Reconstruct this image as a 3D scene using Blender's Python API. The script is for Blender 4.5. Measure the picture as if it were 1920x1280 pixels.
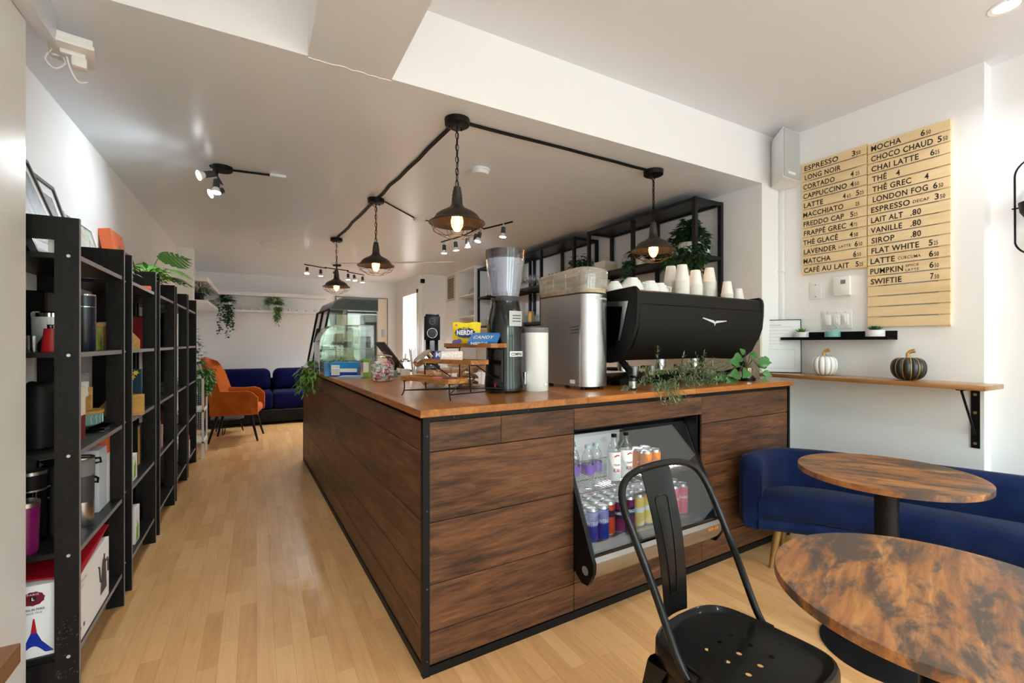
import bpy, bmesh, math, random
from math import sin, cos, pi, radians, atan2, sqrt
from mathutils import Matrix, Vector
random.seed(7)
D = bpy.data
S = bpy.context.scene
for o in list(D.objects):
    D.objects.remove(o, do_unlink=True)
COL = S.collection

# ---------------------------------------------------------------- camera, world, light
cam_d = D.cameras.new('camera')
cam_d.sensor_width = 36.0
cam_d.lens = 36.0 * 857.0 / 1920.0
cam_d.shift_y = 2.0 / 1920.0
cam_d.clip_start = 0.02
cam = D.objects.new('camera', cam_d)
cam.location = (0, 0, 1.25)
cam.rotation_euler = (pi / 2, 0, -radians(29.2))
COL.objects.link(cam)
S.camera = cam
S.view_settings.view_transform = 'Standard'
S.view_settings.look = 'None'
S.view_settings.gamma = 1
S.view_settings.use_curve_mapping = False
S.view_settings.exposure = 0.1
S.cycles.use_denoising = True
S.cycles.max_bounces = 10
S.cycles.diffuse_bounces = 5
S.cycles.glossy_bounces = 4
S.cycles.transmission_bounces = 8
S.cycles.transparent_max_bounces = 24
S.cycles.sample_clamp_indirect = 6
S.cycles.caustics_reflective = False
S.cycles.caustics_refractive = False

def lin(c):
    return tuple(((x / 255.0) / 12.92 if x / 255.0 <= 0.04045 else ((x / 255.0 + 0.055) / 1.055) ** 2.4) for x in c)

W = D.worlds.new('street daylight')
S.world = W
W.use_nodes = True
wn = W.node_tree
wn.nodes.clear()
wo = wn.nodes.new('ShaderNodeOutputWorld')
wb = wn.nodes.new('ShaderNodeBackground')
wt = wn.nodes.new('ShaderNodeTexCoord')
ws = wn.nodes.new('ShaderNodeSeparateXYZ')
wr = wn.nodes.new('ShaderNodeValToRGB')
wnz = wn.nodes.new('ShaderNodeTexNoise'); wnz.inputs['Scale'].default_value = 9; wnz.inputs['Detail'].default_value = 6
wm = wn.nodes.new('ShaderNodeMath'); wm.operation = 'MULTIPLY_ADD'; wm.inputs[1].default_value = .9; 
wr.color_ramp.elements[0].position = 0.42; wr.color_ramp.elements[0].color = (.30, .29, .27, 1)
wr.color_ramp.elements[1].position = 0.95; wr.color_ramp.elements[1].color = (.95, .97, 1, 1)
e = wr.color_ramp.elements.new(0.5); e.color = (.16, .20, .13, 1)
e = wr.color_ramp.elements.new(0.68); e.color = (.36, .42, .30, 1)
e = wr.color_ramp.elements.new(0.78); e.color = (.88, .90, .90, 1)
wn.links.new(wt.outputs['Generated'], ws.inputs[0])
wn.links.new(wt.outputs['Generated'], wnz.inputs['Vector'])
wn.links.new(wnz.outputs['Fac'], wm.inputs[0])
wn.links.new(ws.outputs['Z'], wm.inputs[2])
wn.links.new(wm.outputs[0], wr.inputs[0])
wc = wn.nodes.new('ShaderNodeMix'); wc.data_type = 'RGBA'; wc.blend_type = 'MULTIPLY'; wc.inputs[0].default_value = 1; wc.inputs[7].default_value = (.86, .94, 1.06, 1)
wn.links.new(wr.outputs[0], wc.inputs[6]); wn.links.new(wc.outputs[2], wb.inputs['Color'])
wb.inputs['Strength'].default_value = 20.5
wn.links.new(wb.outputs[0], wo.inputs['Surface'])

def lamp(name, kind, loc, power, color=(1, 1, 1), rot=(0, 0, 0), **kw):
    l = D.lights.new(name, kind)
    l.energy = power
    l.color = color
    for k, v in kw.items():
        setattr(l, k, v)
    o = D.objects.new(name, l)
    o.location = loc
    o.rotation_euler = rot
    COL.objects.link(o)
    return o
WIN = 150
DOWN = 22
# daylight entering by the three street windows behind the camera
for i, (x0, x1) in enumerate(((-.45, .75), (.9, 2.1), (2.25, 3.45))):
    lamp('window_daylight', 'AREA', ((x0 + x1) / 2, -2.38, 1.55), WIN / 2.6, (.97, .985, 1), (pi / 2, 0, pi), shape='RECTANGLE', size=x1 - x0 - .1, size_y=1.9)
lamp('back_room_fill', 'AREA', (3.6, 8.2, 2.2), 70, (1, .99, .97), (0, 0, 0), shape='RECTANGLE', size=1.0, size_y=.8)  # area lamp added under the ceiling to brighten the room beyond the doorway

# ---------------------------------------------------------------- mesh builder
class MB:
    def __init__(s):
        s.v = []; s.f = []; s.m = []; s.M = None
    def add(s, vs, fs, m=0):
        b = len(s.v)
        if s.M is not None:
            vs = [tuple(s.M @ Vector(p)) for p in vs]
        s.v += [tuple(p) for p in vs]
        s.f += [tuple(i + b for i in f) for f in fs]
        s.m += [m] * len(fs)
        return s
    def box(s, x0, x1, y0, y1, z0, z1, m=0):
        vs = [(x, y, z) for x in (x0, x1) for y in (y0, y1) for z in (z0, z1)]
        return s.add(vs, [(0, 1, 3, 2), (4, 6, 7, 5), (0, 4, 5, 1), (2, 3, 7, 6), (0, 2, 6, 4), (1, 5, 7, 3)], m)
    def rbox(s, x0, x1, y0, y1, z0, z1, r=.004, seg=2, m=0):
        b = bmesh.new()
        bmesh.ops.create_cube(b, size=1)
        for v in b.verts:
            v.co = ((x0 + x1) / 2 + v.co.x * (x1 - x0), (y0 + y1) / 2 + v.co.y * (y1 - y0), (z0 + z1) / 2 + v.co.z * (z1 - z0))
        bmesh.ops.bevel(b, geom=b.edges[:], offset=r, segments=seg, profile=.5, affect='EDGES')
        b.verts.index_update()
        vs = [tuple(v.co) for v in b.verts]
        fs = [tuple(v.index for v in f.verts) for f in b.faces]
        b.free()
        return s.add(vs, fs, m)
    def lathe(s, prof, n=24, c=(0, 0, 0), m=0, closed=False):
        vs = []; fs = []; rings = []
        for r, z in prof:
            if r < 1e-6:
                rings.append([len(vs)]); vs.append((c[0], c[1], c[2] + z))
            else:
                rings.append(list(range(len(vs), len(vs) + n)))
                for k in range(n):
                    a = 2 * pi * k / n
                    vs.append((c[0] + r * cos(a), c[1] + r * sin(a), c[2] + z))
        pairs = list(zip(rings, rings[1:]))
        if closed:
            pairs.append((rings[-1], rings[0]))
        for A, B in pairs:
            if len(A) == 1 and len(B) == 1:
                continue
            for k in range(n):
                k2 = (k + 1) % n
                if len(A) == 1: fs.append((A[0], B[k2], B[k]))
                elif len(B) == 1: fs.append((A[k], A[k2], B[0]))
                else: fs.append((A[k], A[k2], B[k2], B[k]))
        return s.add(vs, fs, m)
    def cyl(s, p0, p1, r0, r1=None, n=16, m=0, caps=True):
        r1 = r0 if r1 is None else r1
        p0 = Vector(p0); p1 = Vector(p1); d = p1 - p0
        if d.length < 1e-9: return s
        q = Vector((0, 0, 1)).rotation_difference(d.normalized()).to_matrix()
        vs = []
        for p, r in ((p0, r0), (p1, r1)):
            for k in range(n):
                a = 2 * pi * k / n
                vs.append(tuple(p + q @ Vector((r * cos(a), r * sin(a), 0))))
        fs = [(k, (k + 1) % n, n + (k + 1) % n, n + k) for k in range(n)]
        if caps:
            fs += [tuple(range(n - 1, -1, -1)), tuple(range(n, 2 * n))]
        return s.add(vs, fs, m)
    def tube(s, pts, r, n=8, m=0, closed=False, flat=1.0):
        P = [Vector(p) for p in pts]
        N = len(P)
        if not hasattr(r, '__len__'): r = [r] * N
        T = []
        for i in range(N):
            if closed: t = P[(i + 1) % N] - P[i - 1]
            else: t = P[min(i + 1, N - 1)] - P[max(i - 1, 0)]
            T.append(t.normalized())
        up = Vector((0, 0, 1)) if abs(T[0].z) < .9 else Vector((1, 0, 0))
        nrm = (up - T[0] * up.dot(T[0])).normalized()
        vs = []
        for i in range(N):
            nrm = (nrm - T[i] * nrm.dot(T[i])).normalized()
            bi = T[i].cross(nrm)
            for k in range(n):
                a = 2 * pi * k / n
                vs.append(tuple(P[i] + (nrm * cos(a) + bi * sin(a) * flat) * r[i]))
        fs = []
        for i in range(N if closed else N - 1):
            j = (i + 1) % N
            for k in range(n):
                k2 = (k + 1) % n
                fs.append((i * n + k, i * n + k2, j * n + k2, j * n + k))
        if not closed:
            fs += [tuple(range(n - 1, -1, -1)), tuple(range((N - 1) * n, N * n))]
        return s.add(vs, fs, m)
    def prism(s, poly, h0, h1, axis='z', m=0):
        # poly in the two other axes: z -> (x,y); y -> (x,z); x -> (y,z)
        n = len(poly)
        def P(a, b, h):
            return (a, b, h) if axis == 'z' else ((a, h, b) if axis == 'y' else (h, a, b))
        vs = [P(a, b, h0) for a, b in poly] + [P(a, b, h1) for a, b in poly]
        fs = [tuple(range(n - 1, -1, -1)), tuple(range(n, 2 * n))] + [(k, (k + 1) % n, n + (k + 1) % n, n + k) for k in range(n)]
        return s.add(vs, fs, m)
    def sphere(s, c, r, n=14, k=8, m=0, sz=1.0):
        prof = [(r * sin(pi * i / k), -r * sz * cos(pi * i / k)) for i in range(k + 1)]
        return s.lathe(prof, n, c, m)
    def quad(s, a, b, c, d, m=0):
        return s.add([a, b, c, d], [(0, 1, 2, 3)], m)
    def grid(s, rows, m=0, closed_u=False):
        n = len(rows[0]); vs = [p for r in rows for p in r]; fs = []
        for i in range(len(rows) - 1):
            for k in range(n if closed_u else n - 1):
                k2 = (k + 1) % n
                fs.append((i * n + k, i * n + k2, (i + 1) * n + k2, (i + 1) * n + k))
        return s.add(vs, fs, m)
    def leaf(s, p, d, up, L, w, m=0, droop=.3, shape=(0, .75, 1, .6, 0)):
        p = Vector(p); d = Vector(d).normalized(); up = Vector(up)
        sd = d.cross(up)
        if sd.length < 1e-3: sd = d.cross(Vector((1, 0, .1)))
        sd.normalize(); nn = sd.cross(d).normalized()
        k = len(shape); vs = []
        for i, q in enumerate(shape):
            t = i / (k - 1)
            c = p + d * (L * t) - nn * (droop * L * t * t)
            vs += [tuple(c - sd * (w * q / 2 + 1e-5) + nn * w * .12 * q), tuple(c), tuple(c + sd * (w * q / 2 + 1e-5) + nn * w * .12 * q)]
        fs = []
        for i in range(k - 1):
            a = i * 3
            fs += [(a, a + 1, a + 4, a + 3), (a + 1, a + 2, a + 5, a + 4)]
        return s.add(vs, fs, m)
    def text(s, body, x0, y0, h, x1=None, m=0, M=None, wrap=None, bold=.0, z=0, lift=.0006):
        vs, fs, w = glyphs(body, bold)
        sx = h if x1 is None else (x1 - x0) / w
        out = []
        for x, y in vs:
            X = x0 + x * sx; Y = y0 + y * h; Z = z + lift
            if wrap:
                a = X / wrap
                out.append((wrap * sin(a) * 1.0, -wrap * cos(a) - lift, Y) )
            else:
                out.append((X, Y, Z))
        if M is not None:
            out = [tuple(M @ Vector(p)) for p in out]
        return s.add(out, fs, m)
    def build(s, name, mats, parent=None, angle=35, smooth=True, **props):
        me = D.meshes.new(name)
        me.from_pydata(s.v, [], s.f)
        if not isinstance(mats, (list, tuple)): mats = [mats]
        for q in mats: me.materials.append(q)
        me.polygons.foreach_set('material_index', s.m)
        me.update()
        if smooth:
            me.polygons.foreach_set('use_smooth', [True] * len(me.polygons))
            me.set_sharp_from_angle(angle=radians(angle))
        o = D.objects.new(name, me)
        COL.objects.link(o)
        if parent: o.parent = parent
        for k, v in props.items(): o[k] = v
        return o

_gl = {}
def glyphs(body, bold=0.0):
    key = (body, bold)
    if key in _gl: return _gl[key]
    c = D.curves.new('t', 'FONT'); c.body = body; c.size = 1.0; c.offset = bold; c.resolution_u = 3
    c.space_character = 1.08
    o = D.objects.new('t', c); COL.objects.link(o)
    dg = bpy.context.evaluated_depsgraph_get()
    me = D.meshes.new_from_object(o.evaluated_get(dg))
    vs = [(v.co.x, v.co.y) for v in me.vertices]
    fs = [tuple(p.vertices) for p in me.polygons]
    D.objects.remove(o); D.curves.remove(c); D.meshes.remove(me)
    x0 = min(v[0] for v in vs); x1 = max(v[0] for v in vs)
    vs = [((x - x0) / .70, y / .70) for x, y in vs]
    _gl[key] = (vs, fs, (x1 - x0) / .70)
    return _gl[key]

def thing(name, label, cat, loc=(0, 0, 0), rz=0, group=None):
    o = D.objects.new(name, None)
    o.empty_display_size = .1
    COL.objects.link(o)
    o.location = loc
    o.rotation_euler = (0, 0, rz)
    o['label'] = label; o['category'] = cat
    if group: o['group'] = group
    return o
def tag(o, label, cat, group=None, loc=None, rz=None):
    o['label'] = label; o['category'] = cat
    if group: o['group'] = group
    if loc is not None: o.location = loc
    if rz is not None: o.rotation_euler = (0, 0, rz)
    return o
def struct(o):
    o['kind'] = 'structure'
    return o
def copy_tree(o, parent=None):
    kids = [c for c in o.children]
    c = o.copy(); COL.objects.link(c)
    if parent is not None: c.parent = parent
    for ch in kids: copy_tree(ch, c)
    return c
def dup(root, label, loc, rz=None, group=None):
    c = copy_tree(root)
    c['label'] = label; c.location = loc
    if rz is not None: c.rotation_euler = (0, 0, rz)
    if group: c['group'] = group
    return c

# ---------------------------------------------------------------- materials
def new_mat(name):
    m = D.materials.new(name); m.use_nodes = True
    nt = m.node_tree
    b = nt.nodes['Principled BSDF']
    return m, nt, b
def ramp(nt, stops, interp='LINEAR'):
    r = nt.nodes.new('ShaderNodeValToRGB')
    r.color_ramp.interpolation = interp
    el = r.color_ramp.elements
    while len(el) > 1: el.remove(el[-1])
    for i, (p, c) in enumerate(stops):
        q = el[0] if i == 0 else el.new(p)
        q.position = p; q.color = (*lin(c), 1)
    return r
def noise(nt, vec, scale, detail=3, rough=.5, dist=0):
    n = nt.nodes.new('ShaderNodeTexNoise')
    n.inputs['Scale'].default_value = scale; n.inputs['Detail'].default_value = detail
    n.inputs['Roughness'].default_value = rough; n.inputs['Distortion'].default_value = dist
    if vec: nt.links.new(vec, n.inputs['Vector'])
    return n
def mapping(nt, scale=(1, 1, 1), add=None, rot=(0, 0, 0)):
    tc = nt.nodes.new('ShaderNodeTexCoord')
    mp = nt.nodes.new('ShaderNodeMapping')
    mp.inputs['Scale'].default_value = scale
    mp.inputs['Rotation'].default_value = rot
    nt.links.new(tc.outputs['Object'], mp.inputs['Vector'])
    if add:
        va = nt.nodes.new('ShaderNodeVectorMath'); va.operation = 'ADD'
        nt.links.new(mp.outputs[0], va.inputs[0]); nt.links.new(add, va.inputs[1])
        return va.outputs[0]
    return mp.outputs[0]
def bump(nt, b, height, strength=.2, dist=.002):
    bp = nt.nodes.new('ShaderNodeBump')
    bp.inputs['Strength'].default_value = strength; bp.inputs['Distance'].default_value = dist
    nt.links.new(height, bp.inputs['Height']); nt.links.new(bp.outputs[0], b.inputs['Normal'])
def plain(name, c, rough=.5, metal=0, spec=.5, bumpy=0, bscale=200, var=0, emit=None, es=1, coat=0, sheen=0):
    m, nt, b = new_mat(name)
    b.inputs['Base Color'].default_value = (*lin(c), 1)
    b.inputs['Roughness'].default_value = rough
    b.inputs['Metallic'].default_value = metal
    b.inputs['Specular IOR Level'].default_value = spec
    b.inputs['Coat Weight'].default_value = coat
    b.inputs['Sheen Weight'].default_value = sheen
    n = noise(nt, mapping(nt), bscale, 3)
    if var:
        r = ramp(nt, [(.3, tuple(max(0, x - var) for x in c)), (.7, tuple(min(255, x + var) for x in c))])
        n2 = noise(nt, mapping(nt), 6, 3)
        nt.links.new(n2.outputs['Fac'], r.inputs[0]); nt.links.new(r.outputs[0], b.inputs['Base Color'])
    if bumpy: bump(nt, b, n.outputs['Fac'], bumpy)
    else:
        mr = nt.nodes.new('ShaderNodeMapRange'); mr.inputs['To Min'].default_value = rough * .92; mr.inputs['To Max'].default_value = min(1, rough * 1.08)
        nt.links.new(n.outputs['Fac'], mr.inputs['Value']); nt.links.new(mr.outputs[0], b.inputs['Roughness'])
    if emit:
        b.inputs['Emission Color'].default_value = (*emit, 1); b.inputs['Emission Strength'].default_value = es
    return m
def wood(name, cols, axis='x', scale=1.0, rough=.45, island=True, b_s=.15, coat=0, fine=.35, contrast=1.0, spec=.3):
    m, nt, b = new_mat(name)
    st = {'x': (.9, 9, 9), 'y': (9, .9, 9), 'z': (9, 9, .9)}[axis]
    st = tuple(x * scale for x in st)
    add = None
    if island:
        g = nt.nodes.new('ShaderNodeNewGeometry')
        mu = nt.nodes.new('ShaderNodeVectorMath'); mu.operation = 'MULTIPLY'
        mu.inputs[1].default_value = (37, 53, 29)
        nt.links.new(g.outputs['Random Per Island'], mu.inputs[0]); add = mu.outputs[0]
    v = mapping(nt, st, add)
    n1 = noise(nt, v, 1.0, 7, .62, 1.6)
    n2 = noise(nt, mapping(nt, tuple(x * 7 for x in st), add), 1.0, 3, .7, .3)
    mx = nt.nodes.new('ShaderNodeMix'); mx.data_type = 'FLOAT'; mx.inputs[0].default_value = fine
    nt.links.new(n1.outputs['Fac'], mx.inputs[2]); nt.links.new(n2.outputs['Fac'], mx.inputs[3])
    w = .5 / max(.1, contrast) * .36
    k = len(cols)
    r = ramp(nt, [(.5 - w + 2 * w * i / (k - 1), c) for i, c in enumerate(cols)])
    nt.links.new(mx.outputs[0], r.inputs[0])
    nt.links.new(r.outputs[0], b.inputs['Base Color'])
    b.inputs['Roughness'].default_value = rough
    b.inputs['Specular IOR Level'].default_value = spec
    b.inputs['Coat Weight'].default_value = coat; b.inputs['Coat Roughness'].default_value = .2
    bump(nt, b, mx.outputs[0], b_s, .0015)
    return m
def thin_glass(name, tint=(255, 255, 255), rough=.0, amount=1.0, haze=0, hazec=(230, 235, 235)):
    m = D.materials.new(name); m.use_nodes = True; nt = m.node_tree; nt.nodes.clear()
    out = nt.nodes.new('ShaderNodeOutputMaterial')
    tr = nt.nodes.new('ShaderNodeBsdfTransparent'); tr.inputs[0].default_value = (*lin(tint), 1)
    gl = nt.nodes.new('ShaderNodeBsdfGlossy'); gl.inputs['Roughness'].default_value = rough
    fr = nt.nodes.new('ShaderNodeLayerWeight'); fr.inputs[0].default_value = .5      # same from both sides of a thin wall
    pw = nt.nodes.new('ShaderNodeMath'); pw.operation = 'POWER'; pw.inputs[1].default_value = 4.0
    ma = nt.nodes.new('ShaderNodeMath'); ma.operation = 'MULTIPLY_ADD'; ma.inputs[1].default_value = .9; ma.inputs[2].default_value = .045
    mm = nt.nodes.new('ShaderNodeMath'); mm.operation = 'MULTIPLY'; mm.inputs[1].default_value = amount; mm.use_clamp = True
    nt.links.new(fr.outputs['Facing'], pw.inputs[0]); nt.links.new(pw.outputs[0], ma.inputs[0]); nt.links.new(ma.outputs[0], mm.inputs[0])
    mx = nt.nodes.new('ShaderNodeMixShader')
    nt.links.new(mm.outputs[0], mx.inputs[0]); nt.links.new(tr.outputs[0], mx.inputs[1]); nt.links.new(gl.outputs[0], mx.inputs[2])
    last = mx
    if haze:
        df = nt.nodes.new('ShaderNodeBsdfDiffuse'); df.inputs[0].default_value = (*lin(hazec), 1)
        n = noise(nt, mapping(nt), 150, 5)
        mh = nt.nodes.new('ShaderNodeMath'); mh.operation = 'MULTIPLY'; mh.inputs[1].default_value = haze * 2
        nt.links.new(n.outputs['Fac'], mh.inputs[0])
        m2 = nt.nodes.new('ShaderNodeMixShader')
        nt.links.new(mh.outputs[0], m2.inputs[0]); nt.links.new(mx.outputs[0], m2.inputs[1]); nt.links.new(df.outputs[0], m2.inputs[2])
        last = m2
    nt.links.new(last.outputs[0], out.inputs['Surface'])
    return m
def glow(name, c, s):
    m = D.materials.new(name); m.use_nodes = True; nt = m.node_tree; nt.nodes.clear()
    out = nt.nodes.new('ShaderNodeOutputMaterial'); e = nt.nodes.new('ShaderNodeEmission')
    e.inputs[0].default_value = (*c, 1); e.inputs[1].default_value = s
    nt.links.new(e.outputs[0], out.inputs[0]); return m

M_wall = plain('white wall paint', (243, 244, 245), .55, bumpy=.05, bscale=120)
M_wallgloss = plain('satin white wall paint', (232, 232, 230), .3, bumpy=.12, bscale=90)
M_ceil = plain('semigloss ceiling paint', (230, 239, 248), .3, bumpy=.05, bscale=14)
M_ceil2 = plain('matt ceiling paint', (228, 232, 237), .5, bumpy=.04, bscale=60)
M_white = plain('white lacquer', (240, 240, 238), .35)
M_whiteplastic = plain('white plastic', (236, 236, 234), .4)
M_beigepanel = plain('beige backsplash paint', (214, 200, 180), .5)
M_door = plain('cream door paint', (226, 212, 190), .45)
M_black = plain('black powder coat', (12, 12, 13), .42, spec=.2)
M_blackmatte = plain('matt black paint', (14, 14, 15), .5, spec=.2)
M_blackgloss = plain('glossy black enamel', (6, 6, 8), .12, spec=.4, coat=.25)
M_chairmetal = plain('satin black steel', (8, 8, 9), .36, spec=.2, coat=.12)
M_rack = plain('dark grey steel', (24, 25, 30), .4, spec=.3)
M_steel = plain('brushed steel', (190, 191, 192), .3, metal=1, bumpy=.03, bscale=300)
M_chrome = plain('chrome', (215, 215, 215), .12, metal=1)
M_brass = plain('brass leg', (170, 140, 88), .4, metal=.8)
M_gold = plain('gold paint', (196, 158, 92), .35, metal=.6)
M_screw = plain('screw head', (205, 205, 205), .4, metal=.6)
M_shelf = wood('black brown laminate', [(15, 13, 14), (25, 22, 22), (38, 34, 33)], 'z', 2.2, .42, b_s=.05, fine=.6, spec=.2)
M_shelfh = wood('black brown laminate board', [(16, 15, 16), (26, 24, 24), (38, 35, 34)], 'y', 2.2, .36, b_s=.05, fine=.6, spec=.3)
M_shelfedge = plain('pale board edge', (128, 124, 124), .45)  # front edges paler than the board faces
M_shelfedge2 = plain('brown chipboard edge', (104, 84, 68), .55)
CW = [(40, 26, 19), (60, 39, 27), (86, 56, 37), (110, 72, 46), (134, 92, 60)]
M_cwood = wood('rustic walnut planks', CW, 'x', 1.25, .42, fine=.42, b_s=.25, contrast=.92)
M_cwoody = wood('rustic walnut side planks', CW, 'y', 1.25, .42, fine=.42, b_s=.25, contrast=.92)
M_top = wood('varnished worktop', [(118, 64, 20), (166, 98, 36), (204, 130, 56)], 'x', 1.2, .32, coat=.2, contrast=.8)
M_topy = wood('varnished worktop long', [(104, 58, 22), (150, 90, 36), (190, 122, 56)], 'y', 1.2, .3, coat=.25, contrast=.8)
M_ledgewood = wood('oiled shelf board', [(132, 88, 48), (164, 114, 66), (188, 138, 88)], 'y', 1.4, .3, coat=.3, island=False)
M_tray = wood('acacia tray', [(100, 58, 28), (156, 100, 52), (204, 148, 88)], 'y', 2.2, .4, island=True)
M_pine = wood('pale birch ply', [(222, 194, 146), (234, 208, 162), (242, 220, 178)], 'y', 1.0, .55, fine=.3, b_s=.05)
M_bamboo = wood('bamboo box wood', [(172, 128, 68), (200, 154, 88), (216, 174, 108)], 'x', 3, .5)
M_bench = wood('brown bench board', [(110, 72, 46), (130, 88, 58), (146, 102, 70)], 'y', 1.5, .5, island=False)

def table_mat():
    m, nt, b = new_mat('rustic table laminate')
    v = mapping(nt, (2.6, 26, 12), rot=(0, 0, radians(-20)))
    n1 = noise(nt, v, 1.1, 7, .65, .5)
    r1 = ramp(nt, [(.3, (84, 52, 28)), (.45, (136, 84, 42)), (.58, (166, 110, 58)), (.75, (192, 142, 84))])
    nt.links.new(n1.outputs['Fac'], r1.inputs[0])
    n2 = noise(nt, mapping(nt, (3.4, 8.5, 6), rot=(0, 0, radians(-20))), 1.5, 8, .68, .4)
    r2 = nt.nodes.new('ShaderNodeValToRGB'); r2.color_ramp.elements[0].position = .46; r2.color_ramp.elements[1].position = .57
    nt.links.new(n2.outputs['Fac'], r2.inputs[0])
    mx = nt.nodes.new('ShaderNodeMix'); mx.data_type = 'RGBA'
    ms = nt.nodes.new('ShaderNodeMath'); ms.operation = 'MULTIPLY'; ms.inputs[1].default_value = .92
    nt.links.new(r2.outputs[0], ms.inputs[0]); nt.links.new(ms.outputs[0], mx.inputs[0])
    nt.links.new(r1.outputs[0], mx.inputs[6]); mx.inputs[7].default_value = (*lin((58, 50, 46)), 1)
    nt.links.new(mx.outputs[2], b.inputs['Base Color'])
    b.inputs['Roughness'].default_value = .42
    bump(nt, b, n1.outputs['Fac'], .1, .001)
    return m
M_table = table_mat()

def floor_mat():
    m, nt, b = new_mat('maple laminate floor')
    tc = nt.nodes.new('ShaderNodeTexCoord')
    mp = nt.nodes.new('ShaderNodeMapping'); mp.inputs['Rotation'].default_value = (0, 0, pi / 2)
    nt.links.new(tc.outputs['Object'], mp.inputs[0])
    br = nt.nodes.new('ShaderNodeTexBrick')
    br.offset = .37; br.offset_frequency = 2
    br.inputs['Color1'].default_value = (*lin((224, 176, 120)), 1)
    br.inputs['Color2'].default_value = (*lin((194, 142, 86)), 1)
    br.inputs['Mortar'].default_value = (*lin((158, 120, 84)), 1)
    br.inputs['Scale'].default_value = 1
    br.inputs['Mortar Size'].default_value = .0007
    br.inputs['Bias'].default_value = 0
    br.inputs['Brick Width'].default_value = .42
    br.inputs['Row Height'].default_value = .066
    nt.links.new(mp.outputs[0], br.inputs['Vector'])
    n = noise(nt, mapping(nt, (26, 2.4, 1)), 1, 7, .6, 1.4)
    r = ramp(nt, [(.3, (180, 130, 78)), (.5, (216, 168, 112)), (.7, (230, 188, 136))])
    nt.links.new(n.outputs['Fac'], r.inputs[0])
    mx = nt.nodes.new('ShaderNodeMix'); mx.data_type = 'RGBA'; mx.inputs[0].default_value = .3
    nt.links.new(br.outputs['Color'], mx.inputs[6]); nt.links.new(r.outputs[0], mx.inputs[7])
    nt.links.new(mx.outputs[2], b.inputs['Base Color'])
    b.inputs['Roughness'].default_value = .34
    b.inputs['Specular IOR Level'].default_value = .45
    bump(nt, b, n.outputs['Fac'], .05, .001)
    return m
M_floor = floor_mat()
M_navy = plain('navy velvet', (6, 24, 62), .85, spec=.15, sheen=.06, var=9, bumpy=.15, bscale=400)
M_navy2 = plain('dark blue velvet', (4, 6, 56), .85, spec=.1, sheen=.04, var=8, bumpy=.15, bscale=300)
M_orange = plain('burnt orange velvet', (168, 80, 10), .8, spec=.2, sheen=.04, var=12, bumpy=.15, bscale=300)
M_glass = thin_glass('clear glass', (250, 252, 251), .02, 1.5)
M_pane = thin_glass('window pane', (252, 254, 253), .0, 1.0)
M_coolglass = thin_glass('cooler glass', (240, 243, 245), .01, 1.3)
M_greenglass = thin_glass('green tinted display glass', (176, 208, 190), .02, 3.6)
M_acrylic = thin_glass('clear acrylic', (242, 247, 246), .03, 2.0, .05)
M_hopper = thin_glass('smoky hopper plastic', (232, 236, 246), .05, 2.4, .17, (232, 238, 250))
M_hopper2 = thin_glass('dusty clear hopper', (248, 247, 244), .05, 1.6, .16, (240, 238, 232))
M_green = plain('leaf green', (74, 134, 50), .4, var=16)
M_green2 = plain('dark leaf green', (36, 76, 40), .45, var=10)
M_green3 = plain('pale sage leaf', (112, 128, 88), .55, var=10)
M_green4 = plain('bright fern green', (92, 138, 44), .5, var=12)
M_stem = plain('plant stem', (92, 84, 52), .6)
M_soil = plain('soil', (50, 38, 30), .9)
M_red = plain('red', (176, 22, 34), .4)
M_maroon = plain('dark red', (112, 16, 36), .45)
M_cream = plain('cream paper', (232, 226, 206), .5)
M_paper = plain('white card', (240, 240, 240), .5)
M_papercup = plain('white paper cup', (240, 236, 230), .55)
M_ceramic = plain('white ceramic', (240, 240, 238), .15)
M_magenta = plain('magenta steel', (112, 12, 82), .3)
M_navygloss = plain('navy steel', (22, 30, 50), .28)
M_darkgrey = plain('dark grey plastic', (58, 58, 60), .5)
M_grey = plain('mid grey plastic', (120, 122, 124), .45)
M_lettering = plain('black lettering', (22, 20, 20), .5)
M_ink = plain('grey print', (96, 98, 100), .6)
M_orangepaper = plain('orange card', (222, 92, 52), .5, var=22)
M_blue = plain('bright blue card', (26, 134, 196), .4)
M_blue2 = plain('royal blue', (26, 52, 160), .3)
M_lime = plain('lime green', (122, 176, 40), .45)
M_yellow = plain('yellow foil', (246, 214, 20), .3)
M_purple = plain('purple', (112, 84, 168), .4)
M_pink = plain('pink', (222, 96, 122), .4)
M_teal = plain('teal glass', (120, 160, 158), .15)
M_turq = plain('turquoise pot', (120, 178, 174), .5)
M_amber = plain('amber glass', (70, 34, 14), .12)
M_cookie = plain('baked cookie', (196, 150, 96), .8, var=24)
M_bulbwarm = glow('warm filament', (1, .66, .28), 60)
M_bulbcool = glow('cool lamp face', (.92, .96, 1), 40)
M_bulbglass = thin_glass('amber bulb glass', (255, 214, 150), .02, 1.5)
M_recess = glow('ceiling downlight face', (1, .99, .97), 12)
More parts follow.
